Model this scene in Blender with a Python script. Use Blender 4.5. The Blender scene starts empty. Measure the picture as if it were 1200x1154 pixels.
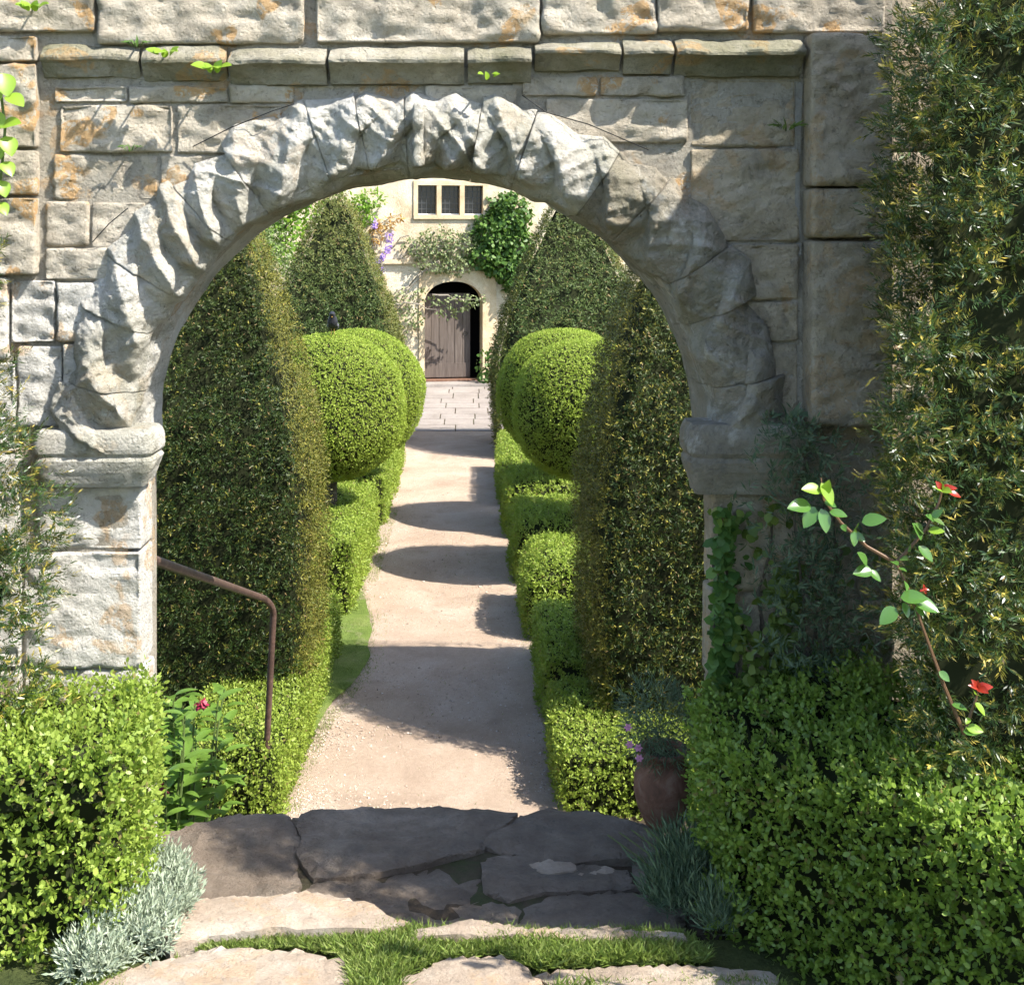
import bpy, bmesh, math
import numpy as np
from mathutils import Vector, Matrix

# ------------------------------------------------------------------ camera, sky, sun, exposure
F, CX, CY, ZC = 1400.0, 550.0, 285.0, 3.0          # photograph: focal length and vanishing point in pixels, eye height
SUN_AZ, SUN_EL = math.radians(28), math.radians(50)  # azimuth: from the right (+x) towards the viewer's side (-y)
sc = bpy.context.scene
col = sc.collection
cam_d = bpy.data.cameras.new('camera'); cam = bpy.data.objects.new('camera', cam_d); col.objects.link(cam)
cam.location = (0, 0, ZC); cam.rotation_euler = (math.radians(90), 0, 0)
cam_d.sensor_width = 36.0; cam_d.lens = 36.0 * F / 1200.0
cam_d.shift_x = (600 - CX) / 1200.0; cam_d.shift_y = -(577 - CY) / 1200.0
cam_d.clip_start = 0.05; cam_d.clip_end = 900.0
sc.camera = cam
S = Vector((math.cos(SUN_AZ) * math.cos(SUN_EL), -math.sin(SUN_AZ) * math.cos(SUN_EL), math.sin(SUN_EL)))
w = bpy.data.worlds.new('World'); sc.world = w; w.use_nodes = True
nt = w.node_tree
sky = nt.nodes.new('ShaderNodeTexSky'); sky.sky_type = 'NISHITA'; sky.sun_disc = False
sky.sun_elevation = SUN_EL; sky.sun_rotation = math.atan2(S.x, S.y)
bg = nt.nodes['Background']; bg.inputs['Strength'].default_value = 0.15
nt.links.new(sky.outputs['Color'], bg.inputs['Color'])
sun_d = bpy.data.lights.new('sun', 'SUN'); sun_d.energy = 5.0; sun_d.angle = math.radians(0.5); sun_d.color = (1.0, 0.95, 0.86)
sun = bpy.data.objects.new('sun', sun_d); col.objects.link(sun)
sun.rotation_euler = S.to_track_quat('Z', 'Y').to_euler(); sun.location = S * 30
sc.view_settings.view_transform = 'Standard'; sc.view_settings.look = 'None'
sc.view_settings.gamma = 1.0; sc.view_settings.use_curve_mapping = False
sc.view_settings.exposure = 1.36
sc.render.engine = 'CYCLES'
sc.cycles.max_bounces = 5; sc.cycles.transmission_bounces = 4; sc.cycles.diffuse_bounces = 3; sc.cycles.glossy_bounces = 2
sc.cycles.use_adaptive_sampling = True; sc.cycles.adaptive_threshold = 0.03

# ------------------------------------------------------------------ helpers
R = np.random.default_rng(11)
def px(x, y, d): return Vector(((x - CX) / F * d, d, ZC - (y - CY) / F * d))
def pxz(x, y, z):                                   # a pixel on the level plane z
    d = (ZC - z) * F / (y - CY); return Vector(((x - CX) / F * d, d, z))

def _hash(i, j, k, s):
    h = (i * 374761393 + j * 668265263 + k * 2147483647 + s * 1274126177) & 0xFFFFFFFF
    h = ((h ^ (h >> 13)) * 1274126177) & 0xFFFFFFFF
    h = ((h ^ (h >> 16)) * 2246822519) & 0xFFFFFFFF
    return ((h ^ (h >> 15)) & 0xFFFFFF) / float(0xFFFFFF)
def vnoise(p, s=0):
    p = np.asarray(p, float); f = np.floor(p); i = f.astype(np.int64); t = p - f; t = t * t * (3 - 2 * t)
    out = 0
    for a in (0, 1):
        for b in (0, 1):
            for c in (0, 1):
                wgt = (t[:, 0] if a else 1 - t[:, 0]) * (t[:, 1] if b else 1 - t[:, 1]) * (t[:, 2] if c else 1 - t[:, 2])
                out = out + wgt * _hash(i[:, 0] + a, i[:, 1] + b, i[:, 2] + c, s)
    return out
def fbm(p, scale, octv=4, s=0, gain=.5):
    p = np.asarray(p, float) * scale; a = 1.0; o = 0; n = 0
    for k in range(octv):
        o = o + a * (vnoise(p, s + k) - .5); n += a; a *= gain; p = p * 2.03 + 7.1
    return o / n * 2
def ridge(p, s=0): return 1 - np.abs(2 * vnoise(p, s) - 1)
def unit(v): return v / np.maximum(np.linalg.norm(v, axis=-1, keepdims=True), 1e-9)

def empty(name, loc):
    o = bpy.data.objects.new(name, None); o.location = loc; o.empty_display_size = .1; col.objects.link(o); return o
def tag(o, label=None, cat=None, group=None, kind=None):
    if label: o['label'] = label
    if cat: o['category'] = cat
    if group: o['group'] = group
    if kind: o['kind'] = kind
    return o
def thing(name, loc, label, cat, group=None): return tag(empty(name, loc), label, cat, group)
def link(name, me, mat, parent=None, kind=None, smooth=False):
    o = bpy.data.objects.new(name, me); col.objects.link(o)
    if mat: me.materials.append(mat)
    if smooth: me.polygons.foreach_set('use_smooth', [True] * len(me.polygons))
    if parent:
        o.parent = parent
        if parent.type == 'EMPTY': o.matrix_parent_inverse = Matrix.Translation(-parent.location)
    if kind: o['kind'] = kind
    return o
def mesh_py(v, f, name='m'):
    me = bpy.data.meshes.new(name); me.from_pydata([tuple(map(float, a)) for a in v], [], [tuple(map(int, a)) for a in f]); me.update(); return me
def mesh_poly(V, k, tip=None, name='leaves'):       # V (N,k,3): N separate k-gons
    n = len(V); me = bpy.data.meshes.new(name)
    me.vertices.add(n * k); me.vertices.foreach_set('co', V.reshape(-1).astype(np.float32))
    me.loops.add(n * k); me.loops.foreach_set('vertex_index', np.arange(n * k, dtype=np.int32))
    me.polygons.add(n); me.polygons.foreach_set('loop_start', np.arange(n, dtype=np.int32) * k)
    me.update(calc_edges=True)
    if tip is not None:
        a = me.attributes.new('tip', 'FLOAT', 'POINT'); a.data.foreach_set('value', np.repeat(tip, k).astype(np.float32))
    return me
def box_me(*boxes):
    v = []; f = []
    for (x0, x1, y0, y1, z0, z1) in boxes:
        b = len(v)
        v += [(x0, y0, z0), (x1, y0, z0), (x1, y1, z0), (x0, y1, z0), (x0, y0, z1), (x1, y0, z1), (x1, y1, z1), (x0, y1, z1)]
        f += [tuple(b + i for i in q) for q in ((0, 3, 2, 1), (4, 5, 6, 7), (0, 1, 5, 4), (1, 2, 6, 5), (2, 3, 7, 6), (3, 0, 4, 7))]
    return mesh_py(v, f)
def tube_me(pts, rad, seg=8, caps=True):
    pts = [Vector(p) for p in pts]; n = len(pts)
    rad = list(rad) if hasattr(rad, '__len__') else [rad] * n
    v = []; f = []; up = Vector((.13, .31, .94))
    for i, p in enumerate(pts):
        t = (pts[min(i + 1, n - 1)] - pts[max(i - 1, 0)]).normalized()
        a = t.cross(up)
        if a.length < .05: a = t.cross(Vector((1, 0, 0)))
        a.normalize(); b = t.cross(a)
        for k in range(seg):
            an = 2 * math.pi * k / seg; v.append(p + (a * math.cos(an) + b * math.sin(an)) * rad[i])
    for i in range(n - 1):
        for k in range(seg):
            f.append((i * seg + k, i * seg + (k + 1) % seg, (i + 1) * seg + (k + 1) % seg, (i + 1) * seg + k))
    if caps: f.append(tuple(range(seg))[::-1]); f.append(tuple((n - 1) * seg + k for k in range(seg)))
    return mesh_py(v, f)
def join_me(meshes):
    v = []; f = []
    for m in meshes:
        b = len(v); v += [tuple(q.co) for q in m.vertices]; f += [tuple(b + i for i in p.vertices) for p in m.polygons]
        bpy.data.meshes.remove(m)
    return mesh_py(v, f)
def wander(a, b, n, amp, seed=0):
    r = np.random.default_rng(seed); a = Vector(a); b = Vector(b); o = []
    for i in range(n):
        t = i / (n - 1); j = Vector(r.normal(0, amp, 3)) * math.sin(math.pi * t) ** .5 if 0 < i < n - 1 else Vector()
        o.append(a.lerp(b, t) + j)
    return o

# ------------------------------------------------------------------ materials
class NB:
    def __init__(s, name):
        s.m = bpy.data.materials.new(name); s.m.use_nodes = True; s.t = s.m.node_tree; s.t.nodes.clear()
        s.out = s.n('ShaderNodeOutputMaterial'); s.p = s.n('ShaderNodeBsdfPrincipled'); s.l(s.p.outputs[0], s.out.inputs[0])
    def n(s, t, **k):
        o = s.t.nodes.new(t)
        for a, b in k.items(): setattr(o, a, b)
        return o
    def l(s, a, b): s.t.links.new(a, b)
    def pos(s): return s.n('ShaderNodeNewGeometry').outputs['Position']
    def noise(s, vec, scale, detail=6, rough=.6, dist=0, sc3=None):
        if sc3:
            m = s.n('ShaderNodeMapping'); m.inputs['Scale'].default_value = sc3[:3]
            if len(sc3) > 3: m.inputs['Rotation'].default_value = sc3[3]
            s.l(vec, m.inputs['Vector']); vec = m.outputs[0]
        o = s.n('ShaderNodeTexNoise'); o.inputs['Scale'].default_value = scale; o.inputs['Detail'].default_value = detail
        o.inputs['Roughness'].default_value = rough; o.inputs['Distortion'].default_value = dist; s.l(vec, o.inputs['Vector']); return o.outputs['Fac']
    def ramp(s, fac, stops, interp='LINEAR'):
        r = s.n('ShaderNodeValToRGB'); e = r.color_ramp.elements; r.color_ramp.interpolation = interp
        while len(e) < len(stops): e.new(.5)
        for q, (p_, c) in zip(e, stops):
            q.position = p_; q.color = (c if hasattr(c, '__len__') else (c, c, c)) + ((1,) if not hasattr(c, '__len__') or len(c) == 3 else ())
        s.l(fac, r.inputs[0]); return r.outputs[0]
    def mix(s, f, a, b, mode='MIX'):
        m = s.n('ShaderNodeMix', data_type='RGBA', blend_type=mode)
        for i, v in ((0, f), (6, a), (7, b)):
            if hasattr(v, 'is_output') or isinstance(v, bpy.types.NodeSocket): s.l(v, m.inputs[i])
            else: m.inputs[i].default_value = v if i == 0 else tuple(v) + (1,)
        return m.outputs[2]
    def math(s, op, a, b=None):
        m = s.n('ShaderNodeMath', operation=op)
        for i, v in enumerate((a, b)):
            if v is None: continue
            if isinstance(v, bpy.types.NodeSocket): s.l(v, m.inputs[i])
            else: m.inputs[i].default_value = v
        return m.outputs[0]
    def bump(s, h, dist, strength=1.0, nrm=None):
        b = s.n('ShaderNodeBump'); b.inputs['Strength'].default_value = strength; b.inputs['Distance'].default_value = dist
        s.l(h, b.inputs['Height'])
        if nrm: s.l(nrm, b.inputs['Normal'])
        return b.outputs[0]
    def base(s, c):
        if isinstance(c, bpy.types.NodeSocket): s.l(c, s.p.inputs['Base Color'])
        else: s.p.inputs['Base Color'].default_value = tuple(c) + (1,)
    def rough(s, v): s.p.inputs['Roughness'].default_value = v
    def spec(s, v): s.p.inputs['Specular IOR Level'].default_value = v

def plain(name, c, rough=.7, spec=.3, metal=0):
    b = NB(name); b.base(c); b.rough(rough); b.spec(spec); b.p.inputs['Metallic'].default_value = metal
    return b.m
def stone_mat(name, lo, mid, hi, lichen=.0, algae=.0, pits=1.0, soot=.25, white=0.0, bmp=1.0):
    b = NB(name); P = b.pos()
    oi = b.n('ShaderNodeObjectInfo').outputs['Random']
    big = b.noise(P, 2.6, 5, .6, .6); med = b.noise(P, 11, 8, .68, .4); fine = b.noise(P, 85, 6, .7)
    c = b.ramp(b.math('ADD', b.math('MULTIPLY', big, .55), b.math('MULTIPLY', med, .45)), [(.33, lo), (.5, mid), (.66, hi)])
    c = b.mix(b.math('MULTIPLY', oi, .35), c, mid)
    # darker weather crust and pits
    crust = b.ramp(b.noise(P, 5.5, 9, .72, 1.2), [(.5, 0.0), (.66, 1.0)])
    c = b.mix(b.math('MULTIPLY', crust, soot), c, (.105, .1, .088))
    pit = b.ramp(b.noise(P, 48, 5, .7, .5), [(.30, 1.0), (.42, 0.0)])
    c = b.mix(b.math('MULTIPLY', pit, .6 * pits), c, (.09, .08, .066))
    if white:
        wv = b.ramp(b.noise(P, 4.2, 8, .7, 1.5), [(.56, 0.0), (.64, 1.0)])
        c = b.mix(b.math('MULTIPLY', wv, white), c, (.62, .6, .56))
    if lichen:
        m = b.math('MULTIPLY', b.ramp(b.noise(P, 6.5, 2, .5, .3), [(.575, 0.0), (.6, 1.0)]), b.ramp(b.noise(P, 34, 6, .75, .6), [(.44, 0.0), (.49, 1.0)]))
        c = b.mix(b.math('MULTIPLY', m, lichen), c, b.mix(fine, (.52, .255, .075), (.5, .34, .15)))
        m2 = b.ramp(b.noise(P, 9, 3, .5, .2), [(.63, 0.0), (.68, 1.0)])
        c = b.mix(b.math('MULTIPLY', m2, lichen * .5), c, (.5, .46, .36))
    if algae:
        a = b.ramp(b.noise(P, 3.2, 7, .65, .8), [(.42, 0.0), (.62, 1.0)])
        c = b.mix(b.math('MULTIPLY', a, algae), c, (.115, .12, .05))
    c = b.mix(.45, c, b.mix(fine, (.3, .3, .3), (.78, .76, .74)), 'OVERLAY')
    b.base(c); b.rough(.92); b.spec(.15)
    n0 = b.bump(b.noise(P, 9, 9, .75, 1.0, sc3=(1, 1, 1.8)), .035, .6)
    n1 = b.bump(b.noise(P, 24, 9, .75, .8), .022 * bmp, .85, n0)
    n2 = b.bump(fine, .006 * bmp, .85, n1)
    vo = b.n('ShaderNodeTexVoronoi'); vo.inputs['Scale'].default_value = 60; b.l(P, vo.inputs['Vector'])
    n3 = b.bump(b.ramp(vo.outputs['Distance'], [(.1, 0.0), (.35, 1.0)]), .004, .5 * pits, n2)
    b.l(n3, b.p.inputs['Normal']); return b.m
def leaf_mat(name, dark, mid, light, trans=.3, rough=.45, spec=.35, tip=None, tipk=1.0, tcol=None, dead=0.0):
    b = NB(name); g = b.n('ShaderNodeNewGeometry')
    c = b.ramp(g.outputs['Random Per Island'], [(0, dark), (.5, mid), (1, light)])
    big = b.noise(g.outputs['Position'], 1.7, 3, .6)
    c = b.mix(b.math('MULTIPLY', b.ramp(big, [(.35, 0.0), (.7, 1.0)]), .35), c, tuple(x * .72 for x in mid))
    if tip:
        at = b.n('ShaderNodeAttribute', attribute_name='tip')
        c = b.mix(b.math('MULTIPLY', at.outputs['Fac'], tipk), c, tip)
    if dead: c = b.mix(b.math('MULTIPLY', b.math('GREATER_THAN', g.outputs['Random Per Island'], 1 - dead), .85), c, (.2, .135, .06))
    b.base(c); b.rough(rough); b.spec(spec)
    tr = b.n('ShaderNodeBsdfTranslucent')
    b.l(b.mix(.6, c, tcol or tuple(min(1, x * 1.5) for x in light)), tr.inputs['Color'])
    ms = b.n('ShaderNodeMixShader'); ms.inputs[0].default_value = trans
    b.l(b.p.outputs[0], ms.inputs[1]); b.l(tr.outputs[0], ms.inputs[2]); b.l(ms.outputs[0], b.out.inputs[0])
    return b.m

M = {}
M['ashlar'] = stone_mat('weathered_ashlar', (.33, .28, .21), (.52, .46, .37), (.65, .6, .515), lichen=.75, soot=.45)
M['pier'] = stone_mat('pale_limestone', (.46, .43, .38), (.6, .575, .525), (.7, .68, .645), lichen=.5, soot=.18)
M['arch'] = stone_mat('carved_arch_stone', (.49, .455, .395), (.62, .59, .53), (.71, .69, .645), lichen=.2, soot=.22, white=.6, algae=.45, bmp=1.6)
M['mould'] = stone_mat('mossy_moulding_stone', (.2, .185, .13), (.33, .305, .235), (.48, .45, .39), lichen=.5, soot=.4, algae=.55)
M['dim'] = stone_mat('shade_toned_ashlar', (.27, .215, .145), (.46, .39, .29), (.57, .5, .4), lichen=.3, soot=.6, algae=.12)  # darker, warmer ashlar for the yew side, its shade put into the colour
M['mortar'] = stone_mat('lime_mortar', (.33, .29, .23), (.45, .41, .34), (.57, .53, .46), soot=.45, lichen=.4, bmp=1.6)
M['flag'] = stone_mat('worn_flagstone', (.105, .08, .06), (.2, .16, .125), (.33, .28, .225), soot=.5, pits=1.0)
M['warmflag'] = stone_mat('pale_flagstone', (.3, .22, .16), (.42, .34, .265), (.52, .46, .39), soot=.15, pits=.6, lichen=.2)
def ground_mat(name, cols, sc1, sc2, bumpd, extra=None):
    b = NB(name); P = b.pos()
    c = b.ramp(b.noise(P, sc1, 7, .65, .4), [(.3, cols[0]), (.5, cols[1]), (.7, cols[2])])
    f = b.noise(P, sc2, 5, .75)
    c = b.mix(.7, c, b.mix(f, (.12, .12, .12), (.88, .88, .88)), 'OVERLAY')
    c = b.mix(.45, c, b.mix(b.noise(P, sc2 * .2, 6, .8), (.15, .15, .15), (.85, .85, .85)), 'OVERLAY')
    if extra:
        m = b.ramp(b.noise(P, 2.1, 7, .7, .7), [(extra[1], 0.0), (extra[1] + .12, 1.0)])
        c = b.mix(b.math('MULTIPLY', m, extra[2]), c, extra[0])
    b.base(c); b.rough(.95); b.spec(.1)
    b.l(b.bump(f, bumpd, .9, b.bump(b.noise(P, sc1 * 2, 5), bumpd * 2, .5)), b.p.inputs['Normal']); return b.m
M['gravel'] = ground_mat('fine_pinkish_gravel', ((.335, .25, .185), (.405, .31, .235), (.46, .37, .295)), 1.6, 190, .014, ((.27, .2, .145), .55, .5))
M['turf'] = ground_mat('mown_turf', ((.09, .13, .03), (.13, .18, .04), (.19, .22, .07)), 4, 120, .015, ((.3, .25, .17), .55, .7))
M['soil'] = ground_mat('garden_soil', ((.05, .038, .026), (.08, .06, .042), (.11, .085, .06)), 3, 50, .02, ((.05, .075, .025), .5, .6))
M['lawn'] = ground_mat('lawn_ground', ((.05, .065, .022), (.085, .1, .035), (.13, .13, .055)), 5, 80, .02, ((.14, .12, .07), .6, .6))
M['paving'] = ground_mat('grey_paving', ((.19, .165, .145), (.24, .21, .188), (.28, .25, .225)), 1.3, 60, .004)
M['render'] = ground_mat('cream_limewash', ((.44, .35, .235), (.58, .49, .36), (.66, .59, .47)), 1.6, 35, .02, ((.48, .33, .18), .55, .5))
M['dressed'] = ground_mat('honey_dressed_stone', ((.46, .34, .21), (.56, .44, .29), (.63, .53, .38)), 2.5, 45, .006)
M['roof'] = ground_mat('stone_roof_tiles', ((.12, .1, .08), (.2, .17, .13), (.27, .24, .19)), 2, 20, .02)
M['lead'] = plain('lead_cames', (.07, .075, .08), .6, .3)
M['white'] = plain('white_painted_casement', (.7, .7, .68), .5)
b = NB('dark_window_glass'); b.base((.01, .013, .018)); b.rough(.12); b.spec(.35); M['glass'] = b.m
M['dark'] = plain('unlit_room_shade', (.012, .011, .01), .9, .1)  # black fill, the shade of unlit rooms put into the colour
b = NB('weathered_oak'); P_ = b.pos()
b.base(b.ramp(b.noise(P_, 3, 8, .7, .5, sc3=(9, 9, .6)), [(.3, (.075, .058, .048)), (.55, (.125, .1, .087)), (.75, (.18, .15, .13))]))
b.rough(.75); b.spec(.2); b.l(b.bump(b.noise(P_, 6, 6, .7, 0, sc3=(12, 12, .7)), .006, .7), b.p.inputs['Normal']); M['oak'] = b.m
b = NB('rusty_brown_paint'); P_ = b.pos()
b.base(b.ramp(b.noise(P_, 28, 6, .7), [(.35, (.05, .03, .023)), (.55, (.085, .05, .038)), (.72, (.14, .09, .065))])); b.rough(.5); b.spec(.4)
b.l(b.bump(b.noise(P_, 90, 4, .6), .001, .5), b.p.inputs['Normal']); M['rust'] = b.m
b = NB('old_terracotta'); P_ = b.pos()
b.base(b.ramp(b.noise(P_, 14, 7, .7, .6), [(.3, (.09, .05, .034)), (.52, (.17, .09, .06)), (.75, (.25, .17, .125))])); b.rough(.85); b.spec(.15)
b.l(b.bump(b.noise(P_, 60, 5), .003, .6), b.p.inputs['Normal']); M['terracotta'] = b.m
b = NB('bark'); P_ = b.pos()
b.base(b.ramp(b.noise(P_, 14, 7, .7, .5, sc3=(3, 3, .7)), [(.3, (.05, .04, .03)), (.6, (.12, .1, .08)), (.8, (.2, .18, .15))])); b.rough(.9); b.spec(.1)
b.l(b.bump(b.noise(P_, 30, 5), .01, .6), b.p.inputs['Normal']); M['bark'] = b.m
b = NB('loose_pebbles'); g_ = b.n('ShaderNodeNewGeometry'); b.base(b.ramp(g_.outputs['Random Per Island'], [(0, (.2, .15, .11)), (.5, (.38, .3, .24)), (1, (.55, .48, .42))])); b.rough(.9); b.spec(.1); M['pebble'] = b.m
M['twig'] = plain('grey_twig', (.24, .21, .17), .8, .2)
M['rosestem'] = plain('reddish_rose_stem', (.11, .06, .03), .5, .4)
M['greenstem'] = plain('green_stem', (.09, .13, .035), .5, .4)
M['core'] = plain('dark_core_shade', (.022, .026, .012), .95, .05)  # near-black: the shade between leaves put into the colour
M['wire'] = plain('black_wire', (.012, .012, .013), .5, .4)
M['feather'] = plain('dark_feathers', (.022, .022, .028), .55, .35)
M['feather2'] = plain('grey_feathers', (.1, .1, .115), .6, .3)
M['beak'] = plain('horn_beak', (.25, .14, .03), .4, .4)

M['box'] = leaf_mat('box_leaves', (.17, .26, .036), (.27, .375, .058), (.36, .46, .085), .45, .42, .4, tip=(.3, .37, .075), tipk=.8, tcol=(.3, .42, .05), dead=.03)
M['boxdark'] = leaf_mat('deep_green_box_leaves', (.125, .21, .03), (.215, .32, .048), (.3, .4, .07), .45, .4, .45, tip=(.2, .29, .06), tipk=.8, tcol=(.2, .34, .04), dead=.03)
M['boxfar'] = leaf_mat('clipped_box_leaves', (.19, .27, .036), (.26, .345, .05), (.33, .41, .07), .42, .5, .3, tip=(.33, .4, .075), tipk=.7, tcol=(.28, .4, .05), dead=.03)
M['ball'] = leaf_mat('clipped_ball_leaves', (.23, .31, .04), (.29, .38, .054), (.35, .43, .066), .42, .55, .25, tip=(.33, .4, .065), tipk=.7, tcol=(.28, .4, .05), dead=.03)
M['yew'] = leaf_mat('yew_needles', (.011, .026, .006), (.02, .042, .009), (.036, .062, .014), .1, .5, .2, tip=(.32, .28, .05), tipk=.9, tcol=(.22, .25, .03), dead=.03)
M['yewfar'] = leaf_mat('clipped_yew_needles', (.035, .062, .015), (.05, .082, .02), (.07, .1, .025), .12, .55, .2, tip=(.27, .235, .06), tipk=.75, tcol=(.2, .25, .04), dead=.03)
M['yewnear'] = leaf_mat('glossy_yew_needles', (.014, .04, .012), (.028, .068, .018), (.05, .1, .026), .2, .35, .5, tip=(.55, .42, .08), tipk=.95, tcol=(.34, .38, .06), dead=.03)
M['ivy'] = leaf_mat('ivy_leaves', (.035, .085, .018), (.07, .14, .028), (.13, .22, .045), .25, .48, .3, tcol=(.16, .3, .04))
M['ivydull'] = leaf_mat('dull_ivy_leaves', (.075, .12, .02), (.13, .185, .032), (.19, .25, .05), .35, .45, .35, tcol=(.12, .22, .04))
M['greygreen'] = leaf_mat('grey_green_leaves', (.055, .095, .05), (.095, .145, .075), (.16, .21, .12), .2, .55, .3, tcol=(.16, .24, .12))
M['silver'] = leaf_mat('silvery_leaves', (.2, .25, .17), (.31, .36, .26), (.45, .5, .39), .22, .7, .2, tcol=(.5, .55, .4))
M['lime'] = leaf_mat('fresh_lime_leaves', (.15, .27, .025), (.22, .36, .035), (.3, .45, .05), .4, .35, .45, tcol=(.4, .6, .05))
M['rose'] = leaf_mat('glossy_rose_leaves', (.05, .12, .03), (.075, .17, .035), (.1, .22, .045), .3, .18, .6, tcol=(.25, .45, .05))
M['peony'] = leaf_mat('peony_leaves', (.075, .145, .025), (.12, .21, .035), (.17, .27, .05), .36, .3, .5, tcol=(.25, .45, .06))
M['redleaf'] = leaf_mat('red_young_leaves', (.22, .02, .012), (.32, .03, .016), (.42, .06, .025), .3, .25, .5, tcol=(.8, .08, .04))
M['pink'] = leaf_mat('pink_petals', (.5, .16, .3), (.6, .25, .42), (.7, .4, .55), .3, .6, .2, tcol=(.8, .4, .6))
M['crimson'] = leaf_mat('crimson_buds', (.22, .02, .05), (.32, .03, .07), (.42, .06, .1), .2, .5, .3)
M['purple'] = leaf_mat('mauve_petals', (.33, .22, .6), (.43, .3, .72), (.55, .42, .8), .35, .6, .2, tcol=(.6, .4, .9))
M['amber'] = leaf_mat('bronze_young_leaves', (.34, .2, .06), (.45, .28, .09), (.55, .38, .14), .35, .5, .3, tcol=(.6, .35, .1))
M['sage'] = leaf_mat('sparse_sage_leaves', (.11, .15, .06), (.17, .21, .09), (.26, .29, .14), .25, .5, .3, tcol=(.3, .36, .12))
M['tree'] = leaf_mat('bright_tree_leaves', (.1, .2, .025), (.16, .29, .035), (.24, .38, .05), .4, .45, .35, tcol=(.35, .55, .05))
M['grass'] = leaf_mat('grass_blades', (.11, .17, .03), (.18, .25, .05), (.29, .33, .11), .35, .5, .3, tcol=(.3, .4, .08))

# ------------------------------------------------------------------ foliage
def tri_soup(v, f):
    v = np.asarray(v, float); t = []
    for q in f:
        for k in range(1, len(q) - 1): t.append((q[0], q[k], q[k + 1]))
    return v, np.asarray(t)
def sample(v, t, n, r, back=.3, weight=None):
    a, b_, c = v[t[:, 0]], v[t[:, 1]], v[t[:, 2]]
    nn = np.cross(b_ - a, c - a); ar = np.linalg.norm(nn, axis=1) / 2; nn = unit(nn)
    mid = (a + b_ + c) / 3; tocam = unit(np.array([0, 0, ZC]) - mid)
    wgt = ar * np.where((nn * tocam).sum(1) < -.25, back, 1.0)   # the hidden far sides carry fewer leaves
    if weight: wgt = wgt * weight(mid)
    area = wgt.sum(); k = int(n * area)
    i = r.choice(len(t), k, p=wgt / area); u = r.random((k, 1)); q = r.random((k, 1)); s = u + q > 1
    u = np.where(s, 1 - u, u); q = np.where(s, 1 - q, q)
    return a[i] + (b_[i] - a[i]) * u + (c[i] - a[i]) * q, nn[i]
def frame(D, r):
    e1 = unit(np.cross(D, r.normal(0, 1, D.shape))); return e1, np.cross(D, e1)
def quad_leaf(p, d, s, L, W, fold=.0, nrm=None):
    L = np.asarray(L).reshape(-1, 1); W = np.asarray(W).reshape(-1, 1)
    up = np.cross(s, d) * fold * W
    return np.stack([p, p + d * L * .48 + s * W / 2 + up, p + d * L, p + d * L * .48 - s * W / 2 + up], 1)
def hex_leaf(p, d, s, L, W, fold=.15):
    L = np.asarray(L).reshape(-1, 1); W = np.asarray(W).reshape(-1, 1); up = np.cross(s, d) * fold * W
    return np.stack([p, p + d * L * .3 + s * W * .46 + up, p + d * L * .7 + s * W * .42 + up, p + d * L, p + d * L * .7 - s * W * .42 + up, p + d * L * .3 - s * W * .46 + up], 1)
def sprigs(pos, nrm, r, per, shoot, L, W, spread=1.0, flat=False, up=.35, jit=.55, hexa=False, tipp=(.0, 1.0), tipfrac=.5, face=0.0):
    D = unit(nrm + r.normal(0, jit, pos.shape) + np.array([0, 0, up])); e1, e2 = frame(D, r)
    if flat: e1 = unit(np.cross(D, nrm + r.normal(0, .5, pos.shape))); e2 = np.cross(D, e1)
    sl = shoot * r.uniform(.6, 1.3, (len(pos), 1)); isT = (r.random(len(pos)) < tipfrac) * r.uniform(.4, 1, len(pos))
    out = []; tips = []
    for j in range(per):
        t = (j + .5) / per
        ph = j * 2.4 + r.uniform(0, .8, (len(pos), 1)) if not flat else (0 if j % 2 else math.pi) + r.normal(0, .45, (len(pos), 1))
        rad = e1 * np.cos(ph) + e2 * np.sin(ph)
        d = unit(rad * spread * (1.15 - .6 * t) + D * (.55 + .6 * t)); s = unit(np.cross(D, rad) + r.normal(0, .3, d.shape))
        s = unit(s - d * (s * d).sum(1, keepdims=True))
        if face:   # clipped foliage lies along the clipped surface
            m = unit(nrm * face + r.normal(0, .5, nrm.shape)); d = unit(d - m * (d * m).sum(1, keepdims=True) * .75); s = unit(np.cross(m, d))
        k = r.uniform(.55, 1.3, len(pos)) * (1 - .25 * t)
        f_ = hex_leaf if hexa else quad_leaf
        out.append(f_(pos + D * sl * t, d, s, L * k, W * k, .15)); tips.append(np.clip(isT * (tipp[0] + (tipp[1] - tipp[0]) * t) + r.normal(0, .07, len(pos)), 0, 1))
    return np.concatenate(out), np.concatenate(tips)
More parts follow.
